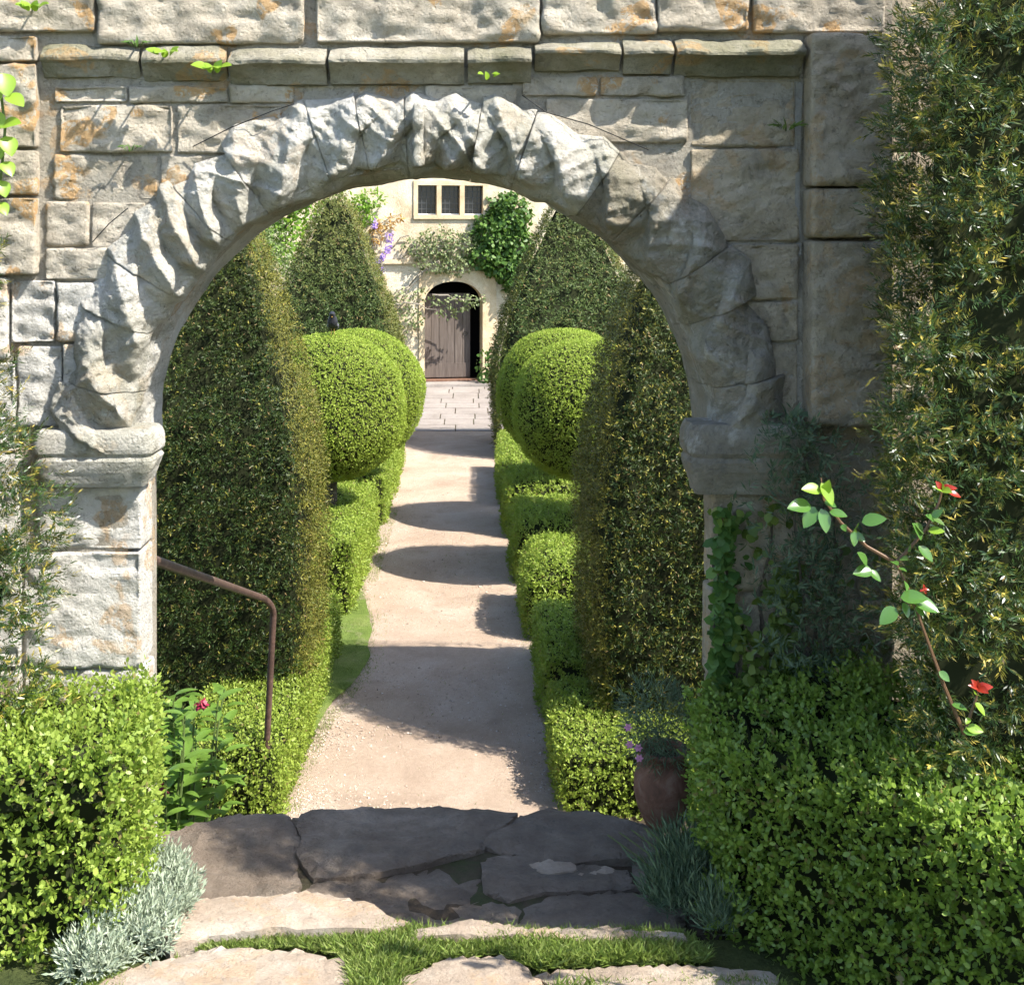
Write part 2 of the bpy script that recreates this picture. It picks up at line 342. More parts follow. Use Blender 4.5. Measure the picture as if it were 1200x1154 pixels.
def foliage(name, v, f, dens, r, mat, parent, depth=.05, back=.3, core=True, inset=.05, tipadd=None, weight=None, clump=None, **kw):
    v, t = tri_soup(v, f); p, n = sample(v, t, dens, r, back, weight)
    p = p - n * (r.random((len(p), 1)) ** 1.5) * depth
    if clump:   # foliage stands in tufts with dark gaps between
        q = fbm(p * np.array([1, 1, 1.7]), clump[0], 3, 77); k = q > clump[1]; p, n, q = p[k], n[k], q[k]; p = p + n * (clump[2] * q)[:, None]
    V, tip = sprigs(p, n, r, **kw)
    if tipadd: tip = np.clip(tip + np.tile(tipadd(p, n), kw['per']) * r.uniform(.3, 1.3, len(tip)), 0, 1)
    o = link(name, mesh_poly(V, V.shape[1], tip), mat, parent, 'stuff')
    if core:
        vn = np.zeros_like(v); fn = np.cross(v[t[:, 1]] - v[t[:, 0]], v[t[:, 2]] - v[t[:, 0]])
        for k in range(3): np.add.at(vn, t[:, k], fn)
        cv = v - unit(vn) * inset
        link('light_block_core', mesh_py(cv, f), M['core'], parent)  # solid dark core added to block light behind the leaves
    return o
def grid_faces(nu, nv, wrap=True):
    f = []
    for i in range(nv - 1):
        for j in range(nu if wrap else nu - 1):
            a = i * nu + j; b_ = i * nu + (j + 1) % nu; f.append((a, b_, b_ + nu, a + nu))
    return f
def revolve(cx, cy, zs, hx, hy, n=4.0, nu=56, amp=.02, freq=2.2, seed=0, lean=(0, 0), rot=0.0):
    """a clipped column: superellipse sections of half-width hx, hy at heights zs, with uneven clipping"""
    v = []; nv = len(zs)
    th = np.linspace(0, 2 * math.pi, nu, endpoint=False)
    for i, z in enumerate(zs):
        c, s = np.cos(th), np.sin(th)
        x = hx[i] * np.sign(c) * np.abs(c) ** (2 / n); y = hy[i] * np.sign(s) * np.abs(s) ** (2 / n)
        if rot: x, y = x * math.cos(rot) - y * math.sin(rot), x * math.sin(rot) + y * math.cos(rot)
        t = i / (nv - 1)
        P = np.stack([cx + x + lean[0] * t, cy + y + lean[1] * t, np.full(nu, z)], 1)
        k = 1 + amp * fbm(P, freq, 3, seed) / max(hx[i], .15)
        P[:, 0] = cx + lean[0] * t + (P[:, 0] - cx - lean[0] * t) * k; P[:, 1] = cy + lean[1] * t + (P[:, 1] - cy - lean[1] * t) * k
        v.append(P)
    v = np.concatenate(v); f = grid_faces(nu, nv)
    f.append(tuple(range((nv - 1) * nu, nv * nu))); return v, f
def rbox(x0, x1, y0, y1, z0, z1, rad=.05, seg=.12, amp=.02, freq=3, seed=0, bottom=False):
    bm = bmesh.new(); nx, ny, nz = (max(2, int((b_ - a) / seg)) for a, b_ in ((x0, x1), (y0, y1), (z0, z1)))
    P = []; idx = {}; f = []
    def vid(i, j, k):
        if (i, j, k) not in idx: idx[(i, j, k)] = len(P); P.append((x0 + (x1 - x0) * i / nx, y0 + (y1 - y0) * j / ny, z0 + (z1 - z0) * k / nz))
        return idx[(i, j, k)]
    for i in range(nx):
        for k in range(nz):
            f.append((vid(i, 0, k), vid(i + 1, 0, k), vid(i + 1, 0, k + 1), vid(i, 0, k + 1)))
            f.append((vid(i + 1, ny, k), vid(i, ny, k), vid(i, ny, k + 1), vid(i + 1, ny, k + 1)))
    for j in range(ny):
        for k in range(nz):
            f.append((vid(0, j + 1, k), vid(0, j, k), vid(0, j, k + 1), vid(0, j + 1, k + 1)))
            f.append((vid(nx, j, k), vid(nx, j + 1, k), vid(nx, j + 1, k + 1), vid(nx, j, k + 1)))
    for i in range(nx):
        for j in range(ny):
            f.append((vid(i, j, nz), vid(i + 1, j, nz), vid(i + 1, j + 1, nz), vid(i, j + 1, nz)))
            if bottom: f.append((vid(i, j + 1, 0), vid(i + 1, j + 1, 0), vid(i + 1, j, 0), vid(i, j, 0)))
    bm.free(); P = np.array(P)
    lo = np.array([x0, y0, z0]) + rad; hi = np.array([x1, y1, z1]) - rad
    if not bottom: lo[2] = z0
    q = np.clip(P, lo, np.maximum(hi, lo)); d = P - q; L = np.linalg.norm(d, axis=1, keepdims=True)
    u = d / np.maximum(L, 1e-9)
    P = q + u * rad + u * (fbm(P, freq, 3, seed)[:, None]) * amp
    return P, f

# ------------------------------------------------------------------ stones
def stone(parent, name, x0, x1, y0, y1, z0, z1, mat, seed, rad=.007, amp=.010, seg=.016, coarse=.022):
    """one squared block with chipped edges and an uneven face"""
    nx = max(5, int((x1 - x0) / seg) + 2); ny = max(4, int((y1 - y0) / (seg * 2.5)) + 2); nz = max(5, int((z1 - z0) / seg) + 2)
    idx = {}; P = []; f = []
    def ax(a, b_, n, i):  # denser near the edges
        e = min(rad * 1.1, (b_ - a) * .2)
        return a if i == 0 else b_ if i == n else a + e + (b_ - a - 2 * e) * (i - 1) / (n - 2)
    def vid(i, j, k):
        if (i, j, k) not in idx: idx[(i, j, k)] = len(P); P.append((ax(x0, x1, nx, i), ax(y0, y1, ny, j), ax(z0, z1, nz, k)))
        return idx[(i, j, k)]
    for i in range(nx):
        for k in range(nz): f.append((vid(i, 0, k), vid(i + 1, 0, k), vid(i + 1, 0, k + 1), vid(i, 0, k + 1)))
    if name == 'coping_stone': f.append(tuple(vid(i, ny, 0) for i in range(nx, -1, -1)) + tuple(vid(i, ny, nz) for i in range(nx + 1)))   # the bedded backs of the others stay open
    for j in range(ny):
        for k in range(nz):
            f.append((vid(0, j + 1, k), vid(0, j, k), vid(0, j, k + 1), vid(0, j + 1, k + 1)))
            f.append((vid(nx, j, k), vid(nx, j + 1, k), vid(nx, j + 1, k + 1), vid(nx, j, k + 1)))
        for i in range(nx):
            f.append((vid(i, j, nz), vid(i + 1, j, nz), vid(i + 1, j + 1, nz), vid(i, j + 1, nz)))
            f.append((vid(i, j + 1, 0), vid(i + 1, j + 1, 0), vid(i + 1, j, 0), vid(i, j, 0)))
    P = np.array(P); n1 = fbm(P, 9, 3, seed)
    r_ = (rad * (1 + 1.3 * np.clip(n1, -.7, 1)))[:, None]
    lo = np.array([x0, y0, z0]) + r_; hi = np.array([x1, y1, z1]) - r_
    mid = (lo + hi) / 2; lo = np.minimum(lo, mid); hi = np.maximum(hi, mid)
    q = np.clip(P, lo, hi); d = P - q; L = np.linalg.norm(d, axis=1, keepdims=True); u = d / np.maximum(L, 1e-9)
    face = np.clip(-u[:, 1:2], 0, 1)
    dis = (coarse * fbm(P, 5, 3, seed + 5) + amp * fbm(P * np.array([1, 1, 1.9]), 22, 3, seed + 9) - coarse * 1.4 * np.clip(fbm(P * np.array([1, 1, 1.6]), 7, 4, seed + 13) - .25, 0, 1))[:, None]
    P = q + u * (r_ + dis * (.15 + .85 * face))
    return link(name, mesh_py(P, f), mat, parent, smooth=True)

def add_weather(o): return o
print('helpers ready')

# ------------------------------------------------------------------ ground, path, landing, steps
def strip_sheet(name, x0, x1, y0, y1, z, mat, seg=.25, rag=.05, kind='structure', seed=3, bumpz=.0):
    nx = max(2, int((x1 - x0) / seg)); ny = max(2, int((y1 - y0) / seg)); v = []; f = []
    for j in range(ny + 1):
        y = y0 + (y1 - y0) * j / ny
        l, r_ = x0 + rag * float(fbm([[x0, y, 0]], 1.5, 3, seed)[0]), x1 + rag * float(fbm([[x1, y, 3]], 1.5, 3, seed)[0])
        for i in range(nx + 1): v.append((l + (r_ - l) * i / nx, y, z))
    for j in range(ny):
        for i in range(nx): a = j * (nx + 1) + i; f.append((a, a + 1, a + nx + 2, a + nx + 1))
    v = np.array(v)
    if bumpz: v[:, 2] += bumpz * fbm(v, 2.2, 3, seed + 1)
    o = link(name, mesh_py(v, f), mat, None, smooth=True)
    if kind: o['kind'] = kind
    return o
prof = [(-160, 1.31), (2.9, 1.31), (2.98, 1.2), (3.45, 1.2), (3.452, -.03), (300, -.03)]
gv = []; gf = []
for i, (y, z) in enumerate(prof): gv += [(-220, y, z), (220, y, z)]
for i in range(len(prof) - 1): gf.append((2 * i, 2 * i + 1, 2 * i + 3, 2 * i + 2))
tag(link('ground', mesh_py(gv, gf), M['lawn']), kind='structure')
path = strip_sheet('gravel_path', -.97, .56, 5.2, 19.05, 0.0, M['gravel'], .2, .06, bumpz=.012)
gq = [(-1.04, 7.0), (-.97, 7.3), (-.88, 7.7), (-.79, 8.1), (-.735, 8.6), (-.745, 9.1), (-.8, 9.6), (-.9, 10.2), (-1.04, 10.7)]; g2 = []
for (xa, ya), (xb, yb) in zip(gq, gq[1:]):
    for q in range(8): t = q / 8; x_, y_ = xa + (xb - xa) * t, ya + (yb - ya) * t; g2.append((x_ + .05 * float(fbm([[x_, y_, 0]], 3, 4, 9)[0]), y_))
verge = mesh_py([(x_, y_, .012) for x_, y_ in g2] + [(-1.1, y_, .012) for x_, y_ in g2], [(i, i + 1, i + 1 + len(g2), i + len(g2)) for i in range(len(g2) - 1)])
tag(link('grass_verge', verge, M['turf']), kind='structure')
strip_sheet('flower_bed', -4.2, -.9, 3.72, 19.0, -.014, M['soil'], .4, .1)
strip_sheet('flower_bed', .5, 4.2, 3.72, 19.0, -.014, M['soil'], .4, .1)
# loose pebbles in the gravel
rg = np.random.default_rng(5); n = 9000
yy = 6.1 + 9 * rg.random(n) ** 1.8; xx = rg.uniform(-.98, .56, n); sz = rg.uniform(.003, .008, n) * np.where(rg.random(n) < .06, 1.8, 1)
edge = rg.random(n) < .45; xx = np.where(edge, np.where(rg.random(n) < .6, -.95 + np.abs(rg.normal(0, .12, n)), .52 - np.abs(rg.normal(0, .08, n))), xx)
oc = np.array([[1, 0, 0], [-1, 0, 0], [0, 1, 0], [0, -1, 0], [0, 0, .7], [0, 0, -.7]]); of = [(0, 2, 4), (2, 1, 4), (1, 3, 4), (3, 0, 4)]
V = []
for a, b_, c in of:
    V.append(np.stack([np.stack([xx, yy, np.full(n, .002)], 1) + oc[k] * sz[:, None] for k in (a, b_, c)], 1))
peb = link('pebbles', mesh_poly(np.concatenate(V), 3), M['pebble'], path, 'stuff')
# grey paving towards the house, flag by flag
pav = tag(empty('paved_walk', (-.2, 22, 0)), kind='structure'); pav['kind'] = 'structure'
y = 19.06; k = 0; rp = np.random.default_rng(8)
while y < 24.9:
    h = rp.uniform(.55, .85); x = -1.02
    while x < .5:
        wd = min(rp.uniform(.45, .8), .56 - x)
        if .56 - x - wd < .2: wd = .56 - x
        P_, f_ = rbox(x + .006, x + wd - .006, y + .006, min(y + h, 24.93) - .006, -.05, .008 + rp.uniform(0, .006), .01, .4, 0)
        link('flagstone', mesh_py(P_, f_), M['paving'], pav); x += wd + .001; k += 1
    y += h
link('bedding', box_me((-1.05, .58, 19.04, 24.95, -.06, -.004)), M['soil'], pav)

def slab(parent, name, poly, z, mat, thick=.09, seed=0, rough=.009, grid=.03, pull=-.011):
    pts = [pxz(x, y_, z) for x, y_ in poly]; c = sum(pts, Vector()) / len(pts)
    # round the outline with extra wavering points
    out = []
    for i in range(len(pts)):
        a, b_ = pts[i], pts[(i + 1) % len(pts)]; n_ = max(2, int((b_ - a).length / .03))
        for q in range(n_):
            p = a.lerp(b_, q / n_); dv = float(fbm([[p.x, p.y, seed]], 9, 3, seed)[0]) * .014
            out.append(p + (p - c).normalized() * (dv - pull))
    bm = bmesh.new(); fc = bm.faces.new([bm.verts.new(p) for p in out])
    if fc.normal.z < 0 or (fc.normal_update() or fc.normal.z < 0): fc.normal_flip()
    ex = bmesh.ops.extrude_face_region(bm, geom=[fc]); 
    for g in ex['geom']:
        if isinstance(g, bmesh.types.BMVert): g.co.z += 0
    low = [v_ for v_ in fc.verts]
    for v_ in low: v_.co.z -= thick
    xs = [p.x for p in out]; ys = [p.y for p in out]
    for axis, lo, hi in ((0, min(xs), max(xs)), (1, min(ys), max(ys))):
        t = lo + grid
        while t < hi:
            co = Vector((t, 0, 0)) if axis == 0 else Vector((0, t, 0)); no = Vector((1, 0, 0)) if axis == 0 else Vector((0, 1, 0))
            bmesh.ops.bisect_plane(bm, geom=bm.verts[:] + bm.edges[:] + bm.faces[:], plane_co=co, plane_no=no); t += grid
    bmesh.ops.recalc_face_normals(bm, faces=bm.faces[:])
    top = [v_ for v_ in bm.verts if v_.co.z > z - .01]
    A = np.array([v_.co for v_ in top]); O = np.array([(p.x, p.y) for p in out])
    d = np.sqrt(((A[:, None, :2] - O[None]) ** 2).sum(2)).min(1)
    dz = rough * fbm(A, 5, 4, seed) + rough * .5 * fbm(A, 24, 2, seed + 3) - .014 * np.exp(-d / .012)
    for v_, q in zip(top, dz): v_.co.z += float(q)
    me = bpy.data.meshes.new('slab'); bm.to_mesh(me); bm.free()
    return link(name, me, mat, parent, smooth=False)
ZL, ZF = 1.25, 1.345                                  # landing under the arch, ground before it
land = tag(empty('stone_landing', (-.1, 3.4, 1.2)), kind='structure')
link('bedding', box_me((-1.2, .95, 2.97, 3.56, 1.12, 1.236)), M['soil'], land)
for i, p in enumerate([
    [(150, 994), (200, 972), (262, 957), (328, 951), (338, 955), (346, 968), (356, 990), (344, 1012), (352, 1030), (330, 1062), (160, 1064)],
    [(343, 962), (362, 950), (430, 944), (520, 941), (604, 948), (596, 962), (560, 990), (500, 1006), (440, 1020), (372, 1024), (352, 998), (360, 984), (346, 962)],
    [(610, 954), (640, 945), (690, 949), (770, 964), (790, 985), (740, 1004), (660, 1006), (590, 992), (568, 986), (600, 962)],
    [(372, 1030), (450, 1022), (530, 1014), (560, 1020), (556, 1050), (610, 1062), (600, 1092), (500, 1098), (400, 1096), (340, 1066)],
    [(562, 998), (620, 1000), (660, 1012), (732, 1014), (745, 1040), (640, 1042), (600, 1052), (568, 1042), (570, 1018)],
    [(618, 1050), (660, 1042), (750, 1046), (800, 1060), (800, 1100), (640, 1102), (606, 1094)],
    [(748, 1000), (800, 988), (830, 1020), (800, 1052), (756, 1040), (742, 1020)]]):
    slab(land, 'slab', p, ZL + (.006 if i in (0, 1, 2) else -.004) , M['flag'], seed=20 + i, rough=.02)
for i, p in enumerate([[(625, 1008), (668, 1006), (676, 1014), (640, 1020)], [(676, 1022), (712, 1012), (722, 1020), (700, 1032)]]):
    slab(land, 'stone_chip', p, ZL + .004, M['warmflag'], .05, 40 + i, .003)
for i, p in enumerate([
    [(205, 1056), (270, 1047), (380, 1046), (425, 1052), (446, 1066), (476, 1076), (440, 1086), (330, 1082), (250, 1090), (205, 1104), (190, 1085)],
    [(484, 1080), (560, 1077), (618, 1082), (612, 1090), (486, 1091)],
    [(622, 1084), (700, 1084), (790, 1086), (800, 1092), (620, 1093)],
    [(118, 1145), (160, 1126), (250, 1112), (352, 1110), (398, 1122), (412, 1160), (400, 1190), (100, 1190)],
    [(468, 1146), (520, 1124), (580, 1118), (610, 1128), (640, 1154), (620, 1190), (470, 1190)],
    [(630, 1136), (720, 1130), (830, 1128), (905, 1138), (910, 1158), (700, 1160), (650, 1154)],
    [(160, 1200), (420, 1200), (430, 1290), (150, 1290)], [(450, 1200), (760, 1200), (780, 1290), (440, 1290)]]):
    slab(land, 'slab', p, ZF + (.012 if i < 3 else -.004), M['warmflag'], .14, 60 + i, .01)
# steps going down from the landing to the gravel, each tread a slab of its own
st = tag(empty('stone_steps', (-.2, 4.9, 0)), kind='structure')
NS = 6
for i in range(NS):
    zt = .93 - i * .155; y0 = 3.73 + i * .26
    P_, f_ = rbox(-.95, .62, y0, y0 + .29, zt - .17, zt, .02, .08, .01, 6, i)
    link('step', mesh_py(P_, f_), M['flag'], st)

# ------------------------------------------------------------------ the ruined arch wall
WF, WB = 3.385, 3.715                                # wall face and back
XC, ZS, EA, EB = -.132, 2.432, .827, .768            # arch centre, springing height, half-span and rise
wall = thing('arch_wall', (-.1, 3.5, 1.2), 'weathered limestone garden wall with a round-headed carved archway', 'wall')
# rubble and mortar body with the opening
XL, XR, ZT = -2.6, 1.2, 3.93
out = [(XL, 1.15), (XC - EA - .01, 1.15), (XC - EA - .01, ZS)]
out += [(XC - (EA + .012) * math.cos(a), ZS + (EB + .012) * math.sin(a)) for a in np.linspace(.05, math.pi - .05, 40)]
out += [(XC + EA + .045, ZS), (XC + EA + .045, 1.15), (XR, 1.15), (XR, ZT), (XL, ZT)]
n = len(out); cv = [(x, WF + .0045, z) for x, z in out] + [(x, WB - .012, z) for x, z in out]
cf = [tuple(range(n)), tuple(range(2 * n - 1, n - 1, -1))] + [(i, i + n, (i + 1) % n + n, (i + 1) % n) for i in range(n)]
link('mortar_body', mesh_py(cv, cf), M['mortar'], wall)
link('retaining_base', box_me((XL, -.99, WF + .03, WB - .02, -.03, 1.15), (.74, XR, WF + .03, WB - .02, -.03, 1.15), (-.99, .74, WF + .03, WB - .16, -.03, 1.1)), M['mortar'], wall)
sd = [100]
def ws(x0, x1, y0, y1, mat, proud=.0, depth=.07, name='stone', rad=.005, amp=.014, coarse=.02, gap=.5, dref=WF):
    sd[0] += 1; s_ = F / dref
    X0, X1 = (x0 + gap - CX) / s_, (x1 - gap - CX) / s_; Z1, Z0 = ZC - (y0 + gap - CY) / s_, ZC - (y1 - gap - CY) / s_
    pr = proud + float(_hash(np.array([sd[0]]), np.array([3]), np.array([5]), 1)[0]) * .012
    return stone(wall, name, X0, X1, WF - pr, WF - proud + depth, Z0, Z1, mat, sd[0], rad, amp, .0125 if X0 > -1.6 else .04, coarse)
M['archdim'] = stone_mat('shade_toned_arch_stone', (.2, .175, .135), (.31, .28, .23), (.42, .4, .35), lichen=.1, soot=.45, white=.5, algae=.3)  # darker copy of the arch stone, the haunch's shade put into its colour
A, PR, DM, MO = M['ashlar'], M['pier'], M['dim'], M['mould']
for q in [(-50, 113, -100, 39), (116, 357, -100, 53), (371, 632, -100, 52), (636, 768, -100, 42), (769, 877, -100, 39), (881, 1036, -100, 40)]:
    ws(*q, A, .02, .3, rad=.008)
for q in [(-110, 46, 44, 74), (-110, 46, 77, 174), (-110, 46, 177, 229), (-110, 46, 232, 322), (-110, 12, 325, 420), (-110, 20, 424, 520), (-110, 26, 524, 640), (-110, 26, 644, 780), (-110, 26, 784, 1020)]:
    ws(*q, PR if q[2] > 300 else A, .022, .2)
for q in [(64, 150, 101, 121), (152, 268, 102, 121), (270, 345, 100, 121), (70, 203, 123, 179), (207, 330, 122, 180), (64, 184, 182, 234), (188, 262, 182, 236),
          (54, 104, 237, 288), (107, 170, 237, 292), (54, 150, 291, 328), (350, 480, 100, 135), (498, 606, 100, 140)]:
    ws(*q, A, .0, .06, coarse=.02)
for q in [(14, 66, 328, 402), (69, 135, 331, 400), (22, 74, 405, 500), (77, 128, 403, 500)]: ws(*q, PR, .01, .06, coarse=.02)
for q in [(612, 700, 90, 113), (703, 801, 90, 113), (640, 806, 116, 168), (700, 806, 171, 240)]: ws(*q, A, .0, .06, coarse=.014)
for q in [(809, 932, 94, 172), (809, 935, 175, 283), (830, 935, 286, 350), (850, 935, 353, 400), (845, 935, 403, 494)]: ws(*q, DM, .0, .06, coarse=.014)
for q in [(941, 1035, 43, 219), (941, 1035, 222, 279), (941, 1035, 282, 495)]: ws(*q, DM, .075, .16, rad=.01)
# piers: full-depth blocks that also make the reveal
for q in [(45, 166, 570, 644), (28, 166, 646, 782), (28, 169, 784, 905), (28, 172, 907, 1022)]: ws(*q, PR, .004, .13, rad=.008)
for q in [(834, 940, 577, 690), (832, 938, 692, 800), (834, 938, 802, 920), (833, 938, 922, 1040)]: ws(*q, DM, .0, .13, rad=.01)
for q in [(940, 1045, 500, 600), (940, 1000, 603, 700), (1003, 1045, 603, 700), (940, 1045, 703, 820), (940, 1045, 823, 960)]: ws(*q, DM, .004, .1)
for k, (y0, y1) in enumerate([(-100, 38), (44, 150), (153, 250), (253, 360), (363, 480), (483, 600), (603, 740), (743, 900), (903, 1020)]):
    xm = -250 if k % 2 else -190
    ws(-440, xm - 1, y0, y1, A, .01, .1); ws(xm + 1, -112, y0, y1, A, .012, .1)
# the wall runs on, set back, behind the tall yew
link('recessed_wall', box_me((1.19, 3.4, 3.93, 4.25, -.03, 3.9)), M['mortar'], wall)
for k in range(9):
    z0 = 1.2 + k * .3; x = 1.2 - (.2 if k % 2 else 0)
    while x < 3.3:
        a, b_ = max(x, 1.205), min(x + .52, 3.38); sd[0] += 1
        if b_ - a > .08: stone(wall, 'stone', a + .004, b_ - .004, 3.9, 3.95, z0 + .004, z0 + .296, DM, sd[0], .007, .008, .05, .014)
        x += .52
# moulded string course, stone by stone: sloped top, square nose, hollow underside
def mould(x0, x1, y0, y1, proj, seed):
    s_ = F / WF; X0, X1 = (x0 + 1.2 - CX) / s_, (x1 - 1.2 - CX) / s_; Zt, Zb = ZC - (y0 - CY) / s_, ZC - (y1 - CY) / s_
    H = Zt - Zb
    pr = [(WF + .05, Zt), (WF + .0, Zt), (WF - proj * .3, Zt - H * .06), (WF - proj * .72, Zt - H * .24), (WF - proj, Zt - H * .38), (WF - proj * 1.03, Zt - H * .44), (WF - proj * 1.0, Zt - H * .52),
          (WF - proj * .74, Zt - H * .6), (WF - proj * .52, Zt - H * .72), (WF - proj * .36, Zt - H * .86), (WF - proj * .24, Zt - H * .98), (WF + .05, Zb)]
    nx = max(4, int((X1 - X0) / .02)); v = []; m = len(pr)
    for i in range(nx + 1):
        for y_, z_ in pr: v.append((X0 + (X1 - X0) * i / nx, y_, z_))
    v = np.array(v); endw = np.minimum(v[:, 0] - X0, X1 - v[:, 0])
    inn = v[:, 1] < WF + .02
    chip = np.clip(fbm(v, 7, 4, seed), 0, 1) * .05 + .012 * np.exp(-endw / .012)
    v[:, 1] += np.where(inn, chip + .006 * fbm(v, 25, 2, seed + 2), 0); v[:, 2] += np.where(inn, .006 * fbm(v, 14, 3, seed + 4), 0)
    f = [(i * m + k, i * m + k + 1, (i + 1) * m + k + 1, (i + 1) * m + k) for i in range(nx) for k in range(m - 1)]
    f += [tuple(range(m))[::-1], tuple(nx * m + k for k in range(m))]
    o = link('string_course_stone', mesh_py(v, f), MO, wall, smooth=False)
for i, q in enumerate([(50, 166, 52, 92, .04), (168, 268, 54, 96, .05), (270, 385, 56, 101, .075), (387, 545, 55, 100, .08), (547, 623, 54, 99, .08),
                       (625, 726, 50, 84, .075), (728, 786, 45, 88, .085), (788, 938, 46, 91, .085)]): mould(*q, 300 + i * 7)
# imposts
def impost(x0, x1, y0, y1, mat, seed):
    s_ = F / 3.36; X0, X1 = (x0 - CX) / s_, (x1 - CX) / s_; Z1, Z0 = ZC - (y0 - CY) / s_, ZC - (y1 - CY) / s_
    H = Z1 - Z0; zc = [(0, .72), (.2, .86), (.38, .97), (.6, 1.0), (.82, .99), (.93, .94), (1, .86)]
    v = []; nu = 64; P0, P1 = WF - .07, WF + .1; cx_, cy_ = (X0 + X1) / 2, (P0 + P1) / 2; hx, hy = (X1 - X0) / 2, (P1 - P0) / 2
    zz = np.interp(np.linspace(0, 1, 16), [a for a, _ in zc], [a for a, _ in zc]); ww = np.interp(zz, [a for a, _ in zc], [b_ for _, b_ in zc])
    th = np.linspace(0, 2 * math.pi, nu, endpoint=False); c, s2 = np.cos(th), np.sin(th); n_ = 9.0
    x = np.sign(c) * np.abs(c) ** (2 / n_); y = np.sign(s2) * np.abs(s2) ** (2 / n_)
    for z_, w_ in zip(zz, ww): v.append(np.stack([cx_ + x * (hx - (1 - w_) * .09), cy_ + y * (hy - (1 - w_) * .09), np.full(nu, Z0 + H * z_)], 1))
    v = np.concatenate(v)
    g = .012 * np.exp(-((v[:, 2] - (Z0 + H * .55)) / .006) ** 2) + .014 * fbm(v, 7, 4, seed) + .006 * fbm(v, 30, 2, seed)
    d = unit(np.stack([v[:, 0] - cx_, v[:, 1] - cy_, 0 * v[:, 0]], 1)); v = v - d * g[:, None]
    f = grid_faces(nu, 16); f.append(tuple(range(15 * nu, 16 * nu))); f.append(tuple(range(nu))[::-1])
    link('impost', mesh_py(v, f), mat, wall, smooth=False)
impost(44, 181, 502, 569, M['arch'], 401)
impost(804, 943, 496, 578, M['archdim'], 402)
# the carved arch ring: sixteen battered voussoirs
cuts = [180, 170, 158, 149, 134, 124, 109, 101, 93, 80, 71, 56, 47, 33, 24, 11, 0]
rv = np.random.default_rng(77)
def arch_r(th): return 1 / np.sqrt((np.cos(th) / EA) ** 2 + (np.sin(th) / EB) ** 2)
for i in range(16):
    a0, a1 = math.radians(cuts[i + 1] + .05), math.radians(cuts[i] - .05)
    if i == 0: a1 = math.radians(181)
    if i == 15: a0 = math.radians(-1)
    right = i > 9; deep = i > 10
    nu, nv = 44, 70; v = []
    dro = rv.uniform(-.018, .018); tilt = rv.uniform(-.014, .014); lift = rv.uniform(-.006, .006)
    for j in range(nv):
        t = j / (nv - 1)
        for k in range(nu):
            u = k / (nu - 1); th = a0 + (a1 - a0) * u; v.append((t, u, th))
    v = np.array(v); t, u, th = v.T
    # weathered zigzag carving: skewed crests that run on from stone to stone
    arcl = th * .92; jit = .5 * (vnoise(np.stack([th * 2.3, 0 * th, 0 * th + 3], 1), 41) - .5)
    tt = np.clip((t - .3) / .56, 0, 1)                           # 0 at the inner edge, 1 at the outer
    skew = (.16 if i < 9 else -.16) * tt
    ph = (arcl + skew) / .15 + jit * 3.4; fr = ph - np.floor(ph); crest = np.where(fr < .62, fr / .62, (1 - fr) / .38)
    ri = arch_r(th); re = ri + .022 + .075 * (1 - np.where(fr < .62, fr / .62, (1 - fr) / .38)) ** 1.4 + .03 * (vnoise(np.stack([th * 7, 0 * th, 0 * th], 1), 55) - .3)
    rou = 1.03 - .035 * np.sin(th) ** 4 + dro + .025 * (crest - .5)
    r_ = np.empty_like(t); y_ = np.empty_like(t)
    A1 = t < .24; q = t / .24; r_[A1] = ri[A1]; y_[A1] = (WB + (WF + .02 - WB) * q)[A1]
    A2 = (t >= .24) & (t < .42); q = (t - .24) / .18; r_[A2] = (ri + (re - ri) * q ** 1.3)[A2]; y_[A2] = (WF + .02 - .075 * np.sin(q * math.pi / 2))[A2]
    A3 = (t >= .42) & (t < .88); q = (t - .42) / .46; r_[A3] = (re + (rou - re) * q)[A3]; y_[A3] = (WF - .055 - .022 * np.sin(math.pi * q) + .035 * q ** 2 - lift + tilt * (u - .5))[A3]
    A4 = t >= .88; q = (t - .88) / .12; r_[A4] = (rou + .004 * q)[A4]; y_[A4] = (WF - .02 - lift + tilt * (u - .5) + .075 * q)[A4]
    P = np.stack([XC + r_ * np.cos(th), y_, ZS + r_ * np.sin(th)], 1)
    front = np.clip((t - .22) / .14, 0, 1) * np.clip((.95 - t) / .1, 0, 1); k_ = .7 if right else .88
    Lq = np.stack([(r_ * .75 + arcl * .66) * 4, P[:, 1] * 3, (-r_ * .66 + arcl * .75) * 26], 1) if i < 9 else np.stack([(r_ * .75 - arcl * .66) * 4, P[:, 1] * 3, (r_ * .66 + arcl * .75) * 26], 1)
    dy = -front * k_ * (.055 * (crest - .5) * (1 - .5 * tt) + .016 * (ridge(Lq, 530) - .5) + .04 * fbm(P, 4.5, 3, 560) + .022 * fbm(P, 17, 4, 575) + .010 * fbm(P, 48, 3, 577))
    dr = front * .02 * fbm(P, 9, 3, 620) + np.where(t < .3, .05 * fbm(P, 7, 4, 640) * np.clip(t * 6, .3, 1), 0)
    P = P + np.array([0, 1, 0]) * dy[:, None] + dr[:, None] * np.stack([np.cos(th), 0 * th, np.sin(th)], 1)
    edge = np.exp(-np.minimum(u, 1 - u) * (a1 - a0) * .95 / .008)
    P[:, 1] += np.where(t > .26, edge * .0025, 0)
    f = [(j * nu + k, (j + 1) * nu + k, (j + 1) * nu + k + 1, j * nu + k + 1) for j in range(nv - 1) for k in range(nu - 1)]
    f += [tuple(j * nu for j in range(nv))[::-1], tuple(j * nu + nu - 1 for j in range(nv))]
    link('voussoir', mesh_py(P, f), M['arch'] if not deep else M['archdim'], wall, smooth=True)
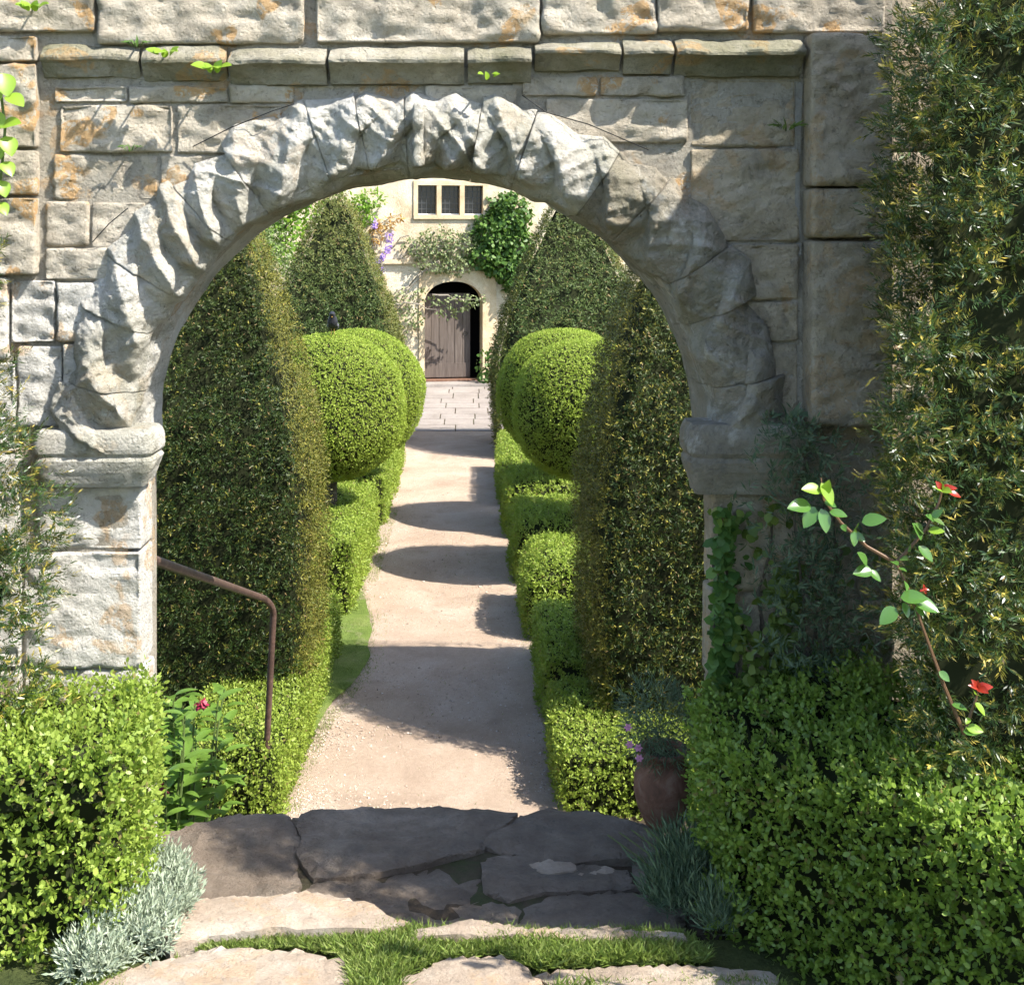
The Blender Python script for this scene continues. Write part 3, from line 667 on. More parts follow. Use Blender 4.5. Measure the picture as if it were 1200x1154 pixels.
# thin broken rib at the crown and the pale mortar patches on the right
s_ = F / 3.31
stone(wall, 'broken_rib', (485 - CX) / s_, (496 - CX) / s_, 3.27, 3.36, ZC - (196 - CY) / s_, ZC - (122 - CY) / s_, M['arch'], 711, .009, .014, .012, .03)
def patch(poly, y, seed):
    pts = [px(a, b_, y) for a, b_ in poly]; o2 = []
    for i in range(len(pts)):
        for q in range(5): o2.append(pts[i].lerp(pts[(i + 1) % len(pts)], q / 5))
    v = np.array([tuple(p) for p in o2]); v[:, 0] += .01 * fbm(v, 20, 3, seed); v[:, 2] += .01 * fbm(v, 20, 3, seed + 4); n_ = len(v)
    v2 = v.copy(); v2[:, 1] += .06
    link('mortar_repair', mesh_py(np.concatenate([v, v2]), [tuple(range(n_))] + [(i, (i + 1) % n_, (i + 1) % n_ + n_, i + n_) for i in range(n_)]), M['pale_mortar'], wall)
M['pale_mortar'] = stone_mat('fresh_pale_mortar', (.25, .24, .215), (.33, .315, .285), (.39, .375, .345), soot=.3, pits=.6)
patch([(932, 95), (938, 98), (938, 300), (933, 302)], 3.378, 12)
# coping out of the top of the picture
for i, (a, b_) in enumerate([(-2.64, -1.67), (-1.66, -.95), (-.94, -.2), (-.19, .55), (.56, 1.24)]):
    stone(wall, 'coping_stone', a, b_, WF - .05, WB + .05, 3.931, 4.02, A, 800 + i, .02, .008, .05)
# two old wires on the wall
def wire(pts, label): tag(link('wire', tube_me(pts, .0016, 5), M['wire']), label, 'wire', 'old wires on the wall')
wire([px(226, 172, 3.365), px(270, 150, 3.34), px(320, 130, 3.33), px(345, 122, 3.35)], 'thin black wire slanting over lichen-spotted stones on the handrail side of the arch')
wire([px(108, 284, 3.36), px(128, 262, 3.34), px(150, 244, 3.33)], 'short black wire beside the pale arch haunch above the lime-green hedge')
wire([px(612, 112, 3.36), px(640, 132, 3.34), px(690, 146, 3.33), px(760, 176, 3.35)], 'thin black wire slanting over the stones on the tall yew side of the arch')
# iron handrail
rail = thing('handrail', px(313, 960, 6.2), 'brown rusty pipe handrail bent down into the low box hedge', 'handrail')
p0, p1, p2 = px(176, 655, 3.72), px(309, 701, 6.08), px(321, 709, 6.18)
p3 = px(313, 865, 6.2); p3b = Vector((p3.x - .002, 6.2, -.02))
arc = [p1.lerp(p2, t).lerp(p2.lerp(p2 + (p3 - p2).normalized() * .055, t), t) for t in np.linspace(0, 1, 7)]
link('rail', tube_me([p0, p0.lerp(p1, .5)] + arc, .0165, 12, False), M['rust'], rail, smooth=True)
link('post', tube_me([arc[-1] + (p2 - p3).normalized() * .002, p3, p3b], .0165, 12, False), M['rust'], rail, smooth=True)

# ------------------------------------------------------------------ the house
HD = 25.5; hs = F / HD
def hx(x): return (x - CX) / hs
def hz(y): return ZC - (y - CY) / hs
house = thing('house', (0, HD, 0), 'cream limewashed manor house with mullioned windows and an arched doorway', 'house')
def wall_holes(x0, x1, z0, z1, holes, y0, dep):
    xs = sorted({x0, x1, *[h[0] for h in holes], *[h[1] for h in holes]}); zs = sorted({z0, z1, *[h[2] for h in holes], *[h[3] for h in holes]})
    v = []; f = []
    def q(*p): b_ = len(v); v.extend(p); f.append((b_, b_ + 1, b_ + 2, b_ + 3))
    for a, b_ in zip(xs, xs[1:]):
        for c, d in zip(zs, zs[1:]):
            m = ((a + b_) / 2, (c + d) / 2)
            if any(h[0] < m[0] < h[1] and h[2] < m[1] < h[3] for h in holes): continue
            q((a, y0, c), (b_, y0, c), (b_, y0, d), (a, y0, d))
    for a, b_, c, d in holes:
        q((a, y0, c), (a, y0, d), (a, y0 + dep, d), (a, y0 + dep, c)); q((b_, y0, d), (b_, y0, c), (b_, y0 + dep, c), (b_, y0 + dep, d))
        q((a, y0, d), (b_, y0, d), (b_, y0 + dep, d), (a, y0 + dep, d)); q((b_, y0, c), (a, y0, c), (a, y0 + dep, c), (b_, y0 + dep, c))
    return mesh_py(v, f)
DX0, DX1, DZ0, DZS, DZ1 = hx(497), hx(566), hz(446), hz(352), hz(330)
holes = [(DX0 - .12, DX1 + .3, 0.0, DZ1 + .22), (hx(484), hx(572), hz(257), hz(212)), (hx(424), hx(453), hz(347), hz(321)), (hx(700), hx(738), hz(314), hz(276)),
         (-5.2, -3.7, 3.5, 4.3), (4.6, 6.2, 3.5, 4.3), (4.4, 6.0, 1.1, 2.2), (-5.4, -4.2, 1.1, 2.2)]
link('wall', wall_holes(-9, 9, -.03, 6.2, holes, HD, .5), M['render'], house)
link('wall', box_me((-9, -8.7, HD + .01, HD + 7, -.03, 6.2), (8.7, 9, HD + .01, HD + 7, -.03, 6.2), (-8.69, 8.69, HD + 6.7, HD + 7, -.03, 6.2)), M['render'], house)
link('dark_backing', box_me((-8.6, 8.6, HD + .9, HD + .95, -.02, 6.1)), M['dark'], house)  # thin black sheet standing in for the darkness of unlit rooms
rf = mesh_py([(-9.3, HD - .35, 6.15), (9.3, HD - .35, 6.15), (9.3, HD + 3.5, 9.4), (-9.3, HD + 3.5, 9.4), (-9.3, HD + 7.3, 6.15), (9.3, HD + 7.3, 6.15),
              (-9.3, HD - .35, 6.05), (9.3, HD - .35, 6.05), (9.3, HD + 7.3, 6.05), (-9.3, HD + 7.3, 6.05)],
             [(0, 1, 2, 3), (3, 2, 5, 4), (0, 3, 4), (1, 5, 2), (6, 9, 8, 7), (0, 6, 7, 1), (4, 5, 8, 9), (0, 4, 9, 6), (1, 7, 8, 5)])
link('roof', rf, M['roof'], house)
link('string_course', box_me((hx(425), DX0 - .14, HD - .09, HD - .002, hz(309), hz(304))), M['dressed'], house)
def window(x0, x1, z0, z1, lights, bright=False, seed=0):
    wy = HD + .1
    fr = link('window', box_me((x0 + .002, x1 - .002, HD - .03, HD + .2, z1 - .1, z1 - .002)), M['dressed'], house)
    link('sill', box_me((x0 + .002, x1 - .002, HD - .05, HD + .2, z0 + .002, z0 + .09)), M['dressed'], fr)
    bars = [x0 + .002] + [0] * 0
    edges = []
    wd = (x1 - x0 - .1 * (lights + 1)) / lights
    for i in range(lights + 1):
        a = x0 + i * (wd + .1) + (.002 if i == 0 else 0); b_ = a + .1 - (.004 if i in (0, lights) else 0)
        link('mullion', box_me((a, b_, HD - .028, HD + .2, z0 + .092, z1 - .102)), M['dressed'], fr)
        if i < lights: edges.append((b_, x0 + (i + 1) * (wd + .1)))
    for a, b_ in edges:
        link('pane', box_me((a, b_, wy + .04, wy + .046, z0 + .09, z1 - .1)), M['glass'], fr)
        g = []
        for k in range(1, 4): xk = a + (b_ - a) * k / 4; g.append((xk - .006, xk + .006, wy + .028, wy + .038, z0 + .092, z1 - .102))
        for k in range(1, 5): zk = z0 + .09 + (z1 - z0 - .19) * k / 5; g.append((a + .001, b_ - .001, wy + .024, wy + .027, zk - .006, zk + .006))
        link('lead_lattice', box_me(*g), M['lead'], fr)
        g2 = [(a + .001, b_ - .001, wy + .012, wy + .022, z0 + .094, z0 + .12)] 
        link('casement_bar', box_me(*g2), M['white'], fr)
window(hx(484), hx(572), hz(257), hz(212), 3, True)
window(hx(424), hx(453), hz(347), hz(321), 1); window(hx(700), hx(738), hz(314), hz(276), 2)
for h in holes[4:]: window(*h, 3)
# doorway: dressed surround with a four-centred head, a plank door standing ajar
def head(x, half, zs, rise): return zs + rise * (1 - abs(x) ** 2.3 / half ** 2.3) ** .62 if abs(x) < half else zs
cxd, half = (DX0 + DX1) / 2, (DX1 - DX0) / 2; nA = 28
xs = [cxd - half + 2 * half * i / nA for i in range(nA + 1)]
X0s, X1s, Zt = DX0 - .118, DX1 + .298, DZ1 + .218
prof = [(X0s, .0), (DX0, .0), (DX0, DZS)] + [(x, head(x - cxd, half, DZS, DZ1 - DZS)) for x in xs[1:-1]] + [(DX1, DZS), (DX1, .0), (X1s, .0), (X1s, Zt), (X0s, Zt)]
n = len(prof); v = [(x, HD - .03, z) for x, z in prof] + [(x, HD + .32, z) for x, z in prof]
link('door_surround', mesh_py(v, [tuple(range(n)), tuple(range(2 * n - 1, n - 1, -1))] + [(i, i + n, (i + 1) % n + n, (i + 1) % n) for i in range(n)]), M['dressed'], house)
door = link('door', box_me((DX0 + .02, DX0 + .06, HD + .3, HD + .34, .1, 1.66)), M['oak'], house)
nb = 6; DW = hx(553) - DX0
for i in range(nb):
    a = DX0 + .015 + DW * i / nb
    link('plank', box_me((a + .004, a + DW / nb - .004, HD + .24 + .008 * (i % 2), HD + .30, .1, 1.92)), M['oak'], door)
link('weather_board', box_me((DX0 + .015, DX0 + DW, HD + .225, HD + .239, .12, .42)), M['oak'], door)
link('ring_handle', tube_me([(DX0 + DW - .1 + .045 * math.cos(a), HD + .22, 1.05 + .045 * math.sin(a)) for a in np.linspace(0, 2 * math.pi, 13)], .008, 6), M['wire'], door)
link('doorstep', mesh_py(*rbox(DX0 - .25, DX1 + .3, HD - .55, HD - .04, -.03, .065, .02, .2, .006)), M['paving'], house)
link('threshold', box_me((DX0 + .002, DX1 - .002, HD - .028, HD + .4, -.02, .085)), M['terracotta'], house)

# ------------------------------------------------------------------ clipped yews, balls and box hedges of the garden
def pyramid(cx_, cy_, half, H, seed, bulge=.1, z0=-.02, top=.16, belly=False, hyk=1.0):
    zs = np.concatenate([np.linspace(0, .9, 22), [.94, .97, .99]]) * H
    t = zs / H
    wd = (np.interp(t, [0, .12, .27, .4, .51, .635, .78, .91, 1.0], [.95, 1.0, 1.04, 1.03, .96, .82, .58, .31, .08]) if not belly else np.interp(t, [0, .12, .25, .36, .5, .65, .8, .92, 1.0], [.93, 1.0, 1.02, 1.0, .87, .68, .45, .26, .1])) * half
    return revolve(cx_, cy_, zs + z0, wd, wd * hyk, 11.0, 96, .05, 1.7, seed)
def yew(cx_, cy_, half, H, label, dens, leaf, seed, group, mat='yew', per=6, tipf=.12, hyk=1.0):
    t = thing('clipped_yew', (cx_, cy_, 0), label, 'topiary', group); r = np.random.default_rng(seed)
    v, f = pyramid(cx_, cy_, half, H, seed, belly=mat == 'yewfar', hyk=hyk)
    foliage('foliage', v, f, dens, r, M[mat], t, .08, .1, True, .1, clump=(13, -.18, .05) if mat == 'yew' else (9, -.22, .06), tipadd=lambda p, n: .36 * (np.abs(n[:, 0]) > .6) + (.35 if mat == 'yewfar' and cx_ < 0 else .1) * np.clip((p[:, 2] - .55 * H) / (.35 * H), 0, 1), per=per, shoot=leaf * 1.5, L=leaf, W=leaf * .3, spread=.9, up=.5, jit=.6, tipp=(-.3, 1.0), tipfrac=tipf, face=1.5)
    link('trunk', tube_me([(cx_, cy_, -.05), (cx_ + .02, cy_, H * .5), (cx_, cy_, H * .9)], [.11, .07, .02], 8), M['bark'], t)
    return t
GY = 'yew pyramids along the gravel path'
yew(-1.79, 7.6, .80, 3.85, 'tall dark clipped yew pyramid behind the bent brown handrail', 3150, .027, 1, GY, per=5, hyk=.72)
yew(1.53, 7.4, .80, 3.75, 'tall gold-tipped clipped yew pyramid behind the terracotta pot', 3150, .027, 2, GY, per=5, tipf=.36, hyk=.9)
yew(-2.05, 18.4, .98, 3.8, 'clipped yew pyramid with bronze top in front of the wisteria', 720, .06, 3, GY, 'yewfar', 5)
yew(1.5, 17.6, 1.12, 3.85, 'broad clipped yew pyramid beside the house doorway, ivy behind it', 720, .06, 4, GY, 'yewfar', 4)
def ball(cx_, cy_, cz_, rad, label, seed, flat=.95):
    t = thing('clipped_ball', (cx_, cy_, 0), label, 'topiary', 'clipped green balls beside the path'); r = np.random.default_rng(seed)
    a = np.linspace(-math.pi / 2 + .12, math.pi / 2 - .06, 26)
    v, f = revolve(cx_, cy_, cz_ + rad * flat * np.sin(a), rad * np.cos(a) ** .85, rad * np.cos(a) ** .85, 2.0, 48, .05, 2.6, seed)
    foliage('foliage', v, f, 4400, r, M['ball'], t, .03, .15, True, .035, per=3, shoot=.02, L=.0205, W=.0125, spread=.8, up=.3, jit=.45, tipp=(.0, .9), tipfrac=.5, face=1.1)
    link('stem', tube_me([(cx_, cy_, -.05), (cx_ + .01, cy_ + .01, cz_ * .5), (cx_, cy_, cz_)], [.07, .055, .04], 8), M['bark'], t)
ball(-1.27, 10.9, 1.51, .69, 'round clipped green ball with a dark bird on top', 21)
ball(-1.2, 12.9, 1.38, .72, 'round clipped green ball behind the ball with the bird', 22)
ball(1.03, 10.6, 1.53, .64, 'round clipped green ball beside the gold-tipped yew pyramid', 23)
ball(1.0, 12.6, 1.42, .7, 'round clipped green ball just before the broad yew near the house', 24)

def hedge(x0, x1, y0, y1, z1, label, seed, dens=2300, leaf=.026, mat='boxfar', rad=.07, amp=.05, z0=-.03, per=4, parent=None):
    t = thing('box_hedge', ((x0 + x1) / 2, (y0 + y1) / 2, max(z0, -.02)), label, 'hedge', 'low box hedges edging the path'); r = np.random.default_rng(seed)
    v, f = rbox(x0, x1, y0, y1, z0, z1, rad, .11, amp, 3.2, seed)
    foliage('foliage', v, f, dens, r, M[mat], t, .05, .12, True, .045, per=per, shoot=leaf * 1.3, L=leaf, W=leaf * .6, spread=.9, up=.45, jit=.5, tipp=(-.1, .9), tipfrac=.55, face=.8)
    return t
hedge(-1.56, -.97, 6.12, 8.95, .42, 'low box hedge with the handrail post standing in it', 31, 3000, .023)
hedge(-1.62, -.93, 9.6, 12.1, .6, 'low box hedge below the ball with the bird', 32)
hedge(-1.6, -.9, 12.7, 16.6, .5, 'low box hedge below the rear ball on the handrail side', 33, 1500, .03)
hedge(.47, 1.2, 6.25, 7.35, .34, 'low box hedge just behind the terracotta pot', 34, 3000, .023)
hedge(.46, .86, 7.4, 8.75, .42, 'low box hedge squeezed between gold-tipped yew and gravel path', 35, 2800, .024)
hedge(.42, 1.3, 8.95, 10.1, .58, 'lumpy box hedge just beyond the gold-tipped yew', 36, 2500, .025, rad=.2, amp=.1)
hedge(.4, 1.3, 10.45, 11.7, .56, 'box hedge block below the ball beside the gold-tipped yew', 37, 2000, .028, rad=.12)
hedge(.38, 1.25, 12.1, 13.2, .56, 'box hedge block below the ball next to the broad yew', 38, 1800, .03, rad=.12)
hedge(.36, 1.2, 13.6, 15.9, .52, 'box hedge block at the foot of the broad yew', 39, 1500, .03, rad=.12)

# ------------------------------------------------------------------ the two hedges before the wall
def near_foliage(name, poly, z0, ztop, label, mat, seed, dens, grp):
    """hedge on a polygon plan, its top height ztop(x, y)"""
    bm = bmesh.new(); fc = bm.faces.new([bm.verts.new((x, y, z0)) for x, y in poly]); bm.normal_update()
    if fc.normal.z > 0: fc.normal_flip()
    ex = bmesh.ops.extrude_face_region(bm, geom=[fc])
    top = [g for g in ex['geom'] if isinstance(g, bmesh.types.BMVert)]
    for v_ in top: v_.co.z = 2.0
    for ax in range(3):
        lo = min(v_.co[ax] for v_ in bm.verts); hi = max(v_.co[ax] for v_ in bm.verts); t = lo + .08
        while t < hi - .02:
            co = Vector((0, 0, 0)); co[ax] = t; no = Vector((0, 0, 0)); no[ax] = 1
            bmesh.ops.bisect_plane(bm, geom=bm.verts[:] + bm.edges[:] + bm.faces[:], plane_co=co, plane_no=no); t += .08
    bmesh.ops.triangulate(bm, faces=bm.faces[:]); bmesh.ops.recalc_face_normals(bm, faces=bm.faces[:])
    bm.verts.index_update(); bm.verts.ensure_lookup_table(); bm.normal_update()
    P = np.array([v_.co for v_ in bm.verts]); N = np.array([v_.normal for v_ in bm.verts]); f = [tuple(q.index for q in fc_.verts) for fc_ in bm.faces if fc_.normal.z > -.5]
    bm.free()
    k = (P[:, 2] - z0) / (2.0 - z0); zt = np.array([ztop(a, b_) for a, b_ in P[:, :2]]); P[:, 2] = z0 + k * (zt - z0)
    P += N * (.03 * fbm(P, 3.5, 3, seed))[:, None]
    t = thing(name, (poly[0][0], poly[0][1], z0), label, 'hedge', grp); r = np.random.default_rng(seed)
    foliage('foliage', P, f, dens, r, M[mat], t, .08, .1, True, .12, clump=(16, -.5, .025), weight=lambda m: np.where((m[:, 0] < -1.25) | (m[:, 0] > 1.45), .25, 1.0), per=6, shoot=.04, L=.0185, W=.0108, spread=.95, up=.8, jit=.4, hexa=True, tipp=(-.3, 1.0), tipfrac=.65, face=.35)
    return t
GH = 'leafy box hedges before the arch wall'
near_foliage('box_hedge', [(-1.6, 3.34), (-1.6, 2.72), (-1.2, 2.76), (-.84, 2.80), (-.79, 2.95), (-.90, 3.34)], 1.25, lambda x, y: 1.80 + .02 * math.sin(x * 7), 'bright lime-green box hedge with silvery plant at its foot', 'box', 51, 3850, GH)
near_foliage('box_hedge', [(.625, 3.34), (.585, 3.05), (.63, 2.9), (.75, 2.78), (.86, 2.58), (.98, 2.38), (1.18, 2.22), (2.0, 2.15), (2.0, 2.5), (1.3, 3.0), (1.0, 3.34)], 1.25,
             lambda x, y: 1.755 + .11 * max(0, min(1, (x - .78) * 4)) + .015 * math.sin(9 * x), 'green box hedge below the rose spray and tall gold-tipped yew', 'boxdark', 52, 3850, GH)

# ------------------------------------------------------------------ the two yews before the wall
def near_yew(name, cx_, cy_, zs, hx_, label, seed, dens, n=2.4, amp=.12, tipf=.42, hy_=None, plan=None):
    t = thing(name, (cx_, cy_, 1.28), label, 'yew', 'feathery yews before the arch wall'); r = np.random.default_rng(seed)
    zz = np.linspace(zs[0], zs[-1], 34); wd = np.interp(zz, zs, hx_); wy = np.interp(zz, zs, hy_) if hy_ else wd
    v, f = revolve(cx_, cy_, zz, wd, wy, n, 64, amp, 2.6, seed)
    if plan:   # a flat-fronted yew clipped to this plan; widths are factors of it
        pl = []
        for i in range(len(plan)):
            a, b_ = np.array(plan[i]), np.array(plan[(i + 1) % len(plan)]); pl += [a + (b_ - a) * q / 9 for q in range(9)]
        pl = np.array(pl); c = np.array([cx_, cy_]); nu = len(pl)
        v = np.concatenate([np.column_stack([c + (pl - c) * k_, np.full(nu, z_)]) for k_, z_ in zip(wd, zz)])
        dv = unit(np.column_stack([v[:, :2] - c, np.zeros(len(v))])); v = v + dv * (.1 * fbm(v, 3.6, 3, seed))[:, None]
        f = grid_faces(nu, len(zz)); f.append(tuple(range((len(zz) - 1) * nu, len(zz) * nu)))
        cc = np.array([1.75, 2.95]); cv = np.concatenate([np.column_stack([cc + (pl - cc) * np.array([.88, .72]) * k_, np.full(nu, z_)]) for k_, z_ in zip(wd, zz)]); link('light_block_core', mesh_py(cv, f), M['core'], t)
    foliage('foliage', v, f, dens, r, M['yewnear'], t, .15, .15, not plan, .13, weight=lambda m: np.where((m[:, 0] > 1.45) | (m[:, 0] < -1.5), .2, 1.0) * np.where(m[:, 2] > 3.9, .5, 1.0), clump=(9, -.12, .09), per=17, shoot=.06, L=.021, W=.0042, spread=1.2, flat=True, up=.35, jit=.55, tipp=(-1.2, 1.25), tipfrac=tipf)
    link('trunk', tube_me([(cx_, cy_, 1.2), (cx_ + .02, cy_, 2.2), (cx_, cy_, zs[-1] * .8)], [.12, .09, .03], 8), M['bark'], t)
near_yew('yew_tree', 1.75, 2.9, [1.25, 1.75, 2.15, 3.2, 3.5, 3.85, 4.2, 4.45, 4.6], [.9, .9, 1.0, 1.0, .93, .75, .5, .25, .06], 'tall dark yew with golden shoot tips behind the rose spray', 61, 3700,
         plan=[(.93, 2.53), (1.4, 2.5), (2.5, 2.46), (2.6, 3.0), (2.5, 3.32), (1.5, 3.32), (1.21, 3.26), (1.03, 2.8)])
near_yew('yew_tree', -1.67, 3.08, [1.25, 1.7, 2.2, 2.5, 2.7, 2.9, 3.05, 3.2, 3.3], [.54, .56, .57, .55, .47, .42, .36, .2, .05], 'green yew with pale shoots behind the lime-green box hedge', 62, 3700, tipf=.5, hy_=[.2, .22, .24, .24, .22, .2, .15, .1, .04])

# ------------------------------------------------------------------ climbers, flowers and small plants
def blob_points(cs, n, r):
    """points on the skins of ellipsoids (cx, cy, cz, rx, ry, rz)"""
    A = np.array([c[3] * c[5] for c in cs]); i = r.choice(len(cs), n, p=A / A.sum()); d = unit(r.normal(0, 1, (n, 3))); d[:, 1] = -np.abs(d[:, 1])
    C = np.array(cs)[i]; return C[:, :3] + d * C[:, 3:] * r.uniform(.65, 1.05, (n, 1)), unit(d / C[:, 3:])
def leaf_cloud(name, p, n, r, L, W, mat, parent, hexa=True, droop=.3, face=.9):
    d = unit(r.normal(0, 1, p.shape) * .7 + n * .35 + np.array([0, 0, -droop])); nn = unit(n * face + r.normal(0, .45, p.shape) + np.array([0, 0, .4]))
    s = unit(np.cross(d, nn)); k = r.uniform(.6, 1.25, len(p))
    V = (hex_leaf if hexa else quad_leaf)(p, d, s, L * k, W * k, .12)
    return link(name, mesh_poly(V, V.shape[1]), mat, parent, 'stuff')
r = np.random.default_rng(90)
# ivy on the house
t = thing('ivy', (hx(600), HD - .1, 0), 'dense glossy green ivy on the house wall beside the broad yew', 'ivy')
cs = [(hx(x), HD - .06, hz(y), a / hs, .3, b_ / hs) for x, y, a, b_ in [(600, 252, 24, 26), (578, 272, 26, 24), (606, 290, 20, 28), (570, 300, 22, 16), (590, 312, 22, 16), (604, 330, 16, 14), (588, 240, 16, 14)]]
p, n = blob_points(cs, 3000, r); leaf_cloud('foliage', p, n, r, .1, .085, M['ivy'], t)
link('stem', join_me([tube_me(wander((.85, HD - .04, -.02), (hx(604), HD - .05, hz(330)), 7, .03, 3), .03, 6), tube_me(wander((hx(604), HD - .05, hz(330)), (hx(592), HD - .04, hz(250)), 6, .05, 4), .02, 6), tube_me(wander((hx(604), HD - .05, hz(328)), (hx(568), HD - .04, hz(292)), 6, .05, 5), .016, 6)]), M['bark'], t)
# sparse climbing rose over the door
t = thing('climbing_rose', (hx(462), HD - .1, 0), 'sparse climbing rose trained across the wall above the house doorway', 'climber')
B = [wander((hx(440), HD - .15, hz(400)), (hx(500), HD - .12, hz(310)), 7, .04, 11), wander((hx(452), HD - .13, hz(352)), (hx(540), HD - .1, hz(282)), 8, .05, 12), wander((hx(500), HD - .12, hz(310)), (hx(545), HD - .1, hz(300)), 6, .04, 13),
     wander((hx(455), HD - .15, hz(352)), (hx(512), HD - .3, hz(362)), 6, .04, 14), wander((hx(505), HD - .2, hz(345)), (hx(562), HD - .35, hz(352)), 7, .05, 15), wander((hx(440), HD - .1, hz(316)), (hx(495), HD - .1, hz(282)), 7, .04, 16), wander((hx(470), HD - .12, -.02), (hx(452), HD - .13, hz(352)), 8, .05, 17)]
link('stem', join_me([tube_me(b_, np.linspace(.022, .008, len(b_)), 5) for b_ in B]), M['twig'], t)
cs = [(hx(x), HD - .1, hz(y), a / hs, .16, b_ / hs) for x, y, a, b_ in [(490, 288, 20, 16), (512, 285, 24, 20), (530, 290, 24, 24), (548, 285, 14, 18), (510, 308, 26, 12), (535, 312, 20, 12)]]
p, n = blob_points(cs, 1250, r); leaf_cloud('foliage', p, n, r, .07, .045, M['sage'], t)
cs = [(hx(x), HD - .35, hz(y), a / hs, .14, b_ / hs) for x, y, a, b_ in [(510, 352, 12, 6), (535, 355, 18, 9), (552, 350, 14, 8), (520, 366, 14, 6)]] + [(hx(x), HD - .1, hz(y), a / hs, .1, b_ / hs) for x, y, a, b_ in [(470, 350, 14, 12), (478, 372, 16, 14), (468, 390, 10, 10), (490, 345, 10, 10)]]
p, n = blob_points(cs, 520, r); leaf_cloud('foliage', p, n, r, .075, .045, M['sage'], t)
# wisteria
t = thing('wisteria', (hx(436), HD - .1, 0), 'wisteria with mauve flower tassels and bronze leaves on the cream wall', 'climber')
link('stem', join_me([tube_me(wander((hx(432), HD - .1, -.02), (hx(438), HD - .08, hz(262)), 9, .05, 21), np.linspace(.045, .02, 9), 6), tube_me(wander((hx(436), HD - .08, hz(300)), (hx(478), HD - .08, hz(276)), 6, .04, 22), .014, 5), tube_me(wander((hx(438), HD - .08, hz(264)), (hx(470), HD - .08, hz(250)), 6, .04, 23), .012, 5)]), M['twig'], t)
cs = [(hx(x), HD - .12, hz(y), a / hs, .2, b_ / hs) for x, y, a, b_ in [(420, 240, 14, 12), (436, 235, 14, 12), (428, 255, 12, 10)]]
p, n = blob_points(cs, 420, r); leaf_cloud('foliage', p, n, r, .1, .045, M['tree'], t)
cs = [(hx(x), HD - .12, hz(y), a / hs, .12, b_ / hs) for x, y, a, b_ in [(452, 262, 12, 8), (440, 275, 8, 12), (462, 256, 8, 6)]]
p, n = blob_points(cs, 190, r); leaf_cloud('young_leaves', p, n, r, .09, .035, M['amber'], t)
for x, y, a, b_ in [(455, 278, 5, 6), (453, 291, 4, 7), (437, 263, 4, 6), (439, 305, 4, 5), (447, 300, 2, 4), (444, 318, 3, 5)]:
    p, n = blob_points([(hx(x), HD - .2, hz(y), a / hs, .08, b_ / hs)], 60, r); leaf_cloud('flower_tassel', p, n, r, .045, .04, M['purple'], t)
# plants by the door
for x, y, n_, lb in [(566, 432, 170, 'small leafy shrub at the foot of the dark door gap'), (578, 425, 200, 'leafy climber growing from the corner between doorway and broad yew')]:
    t = thing('door_shrub', (hx(x), HD - .35, 0), lb, 'shrub', 'plants beside the house door')
    p, n = blob_points([(hx(x), HD - .35, hz(y), .2, .2, .42), (hx(x), HD - .35, .15, .2, .2, .2)], n_, r); leaf_cloud('foliage', p, n, r, .085, .06, M['ivy'], t)
    link('stem', tube_me(wander((hx(x), HD - .35, -.02), (hx(x), HD - .35, .6), 4, .02, 3), .014, 5), M['bark'], t)
# trees left of the far yew
def tree(name, x, y, H, crown, label, seed, mat, L, W, N, trunk=.12):
    t = thing(name, (x, y, 0), label, 'tree', 'trees beside the house'); rr = np.random.default_rng(seed); mm = []
    tp = wander((x, y, -.05), (x + .1, y, H * .75), 7, .05, seed); mm.append(tube_me(tp, np.linspace(trunk, trunk * .35, 7), 8))
    for c in crown:
        mm.append(tube_me(wander(tp[2 + int(rr.integers(0, 4))], (c[0], c[1], c[2]), 6, .07, int(rr.integers(99))), np.linspace(trunk * .4, trunk * .08, 6), 5))
    link('trunk', join_me(mm), M['bark'], t)
    P = []; Nn = []
    for c in crown:   # leaf clumps around twig ends spread through each lobe
        k = int(N / len(crown) / 14) + 1; ct = np.array(c[:3]) + unit(rr.normal(0, 1, (k, 3))) * (rr.random((k, 1)) ** .4) * np.array(c[3:])
        q = np.repeat(ct, 14, 0) + rr.normal(0, .11, (k * 14, 3)); P.append(q); Nn.append(unit(q - np.array(c[:3]) + rr.normal(0, .4, q.shape)))
    leaf_cloud('crown', np.concatenate(P), np.concatenate(Nn), rr, L, W, mat, t)
tree('leafy_tree', -4.0, 22.6, 4.6, [(-4.1, 22.6, 3.5, .9, .8, .8), (-3.3, 22.4, 3.9, .8, .7, .7), (-4.9, 22.6, 3.6, .8, .8, .8), (-3.9, 22.7, 4.4, 1, .8, .6), (-3.6, 22.2, 2.9, .7, .6, .6), (-4.6, 22.5, 2.6, .8, .7, .6), (-2.9, 22.6, 4.3, .5, .5, .5)], 'bright green leafy tree beside the house, behind the bronze-topped yew', 71, M['tree'], .1, .06, 7200)
tree('feathery_shrub', -3.35, 20.4, 2.9, [(-3.3, 20.4, 2.6, .5, .5, .6), (-3.6, 20.3, 2.0, .55, .5, .6), (-3.1, 20.3, 2.2, .45, .4, .6), (-3.5, 20.4, 3.1, .4, .4, .4), (-3.2, 20.3, 1.5, .5, .4, .5)], 'thin grey-green feathery shrub between the two yew pyramids on the handrail side', 72, M['sage'], .055, .022, 4200, .05)
tree('leafy_tree', -6.9, 21.5, 4.4, [(-6.9, 21.5, 3.6, 1.1, 1, .9), (-6.2, 21.3, 2.8, .9, .8, .8), (-7.6, 21.4, 2.9, 1, .8, .8), (-6.6, 21.6, 4.1, .9, .8, .7)], 'bright green tree at the far corner of the house', 73, M['tree'], .12, .07, 3000)
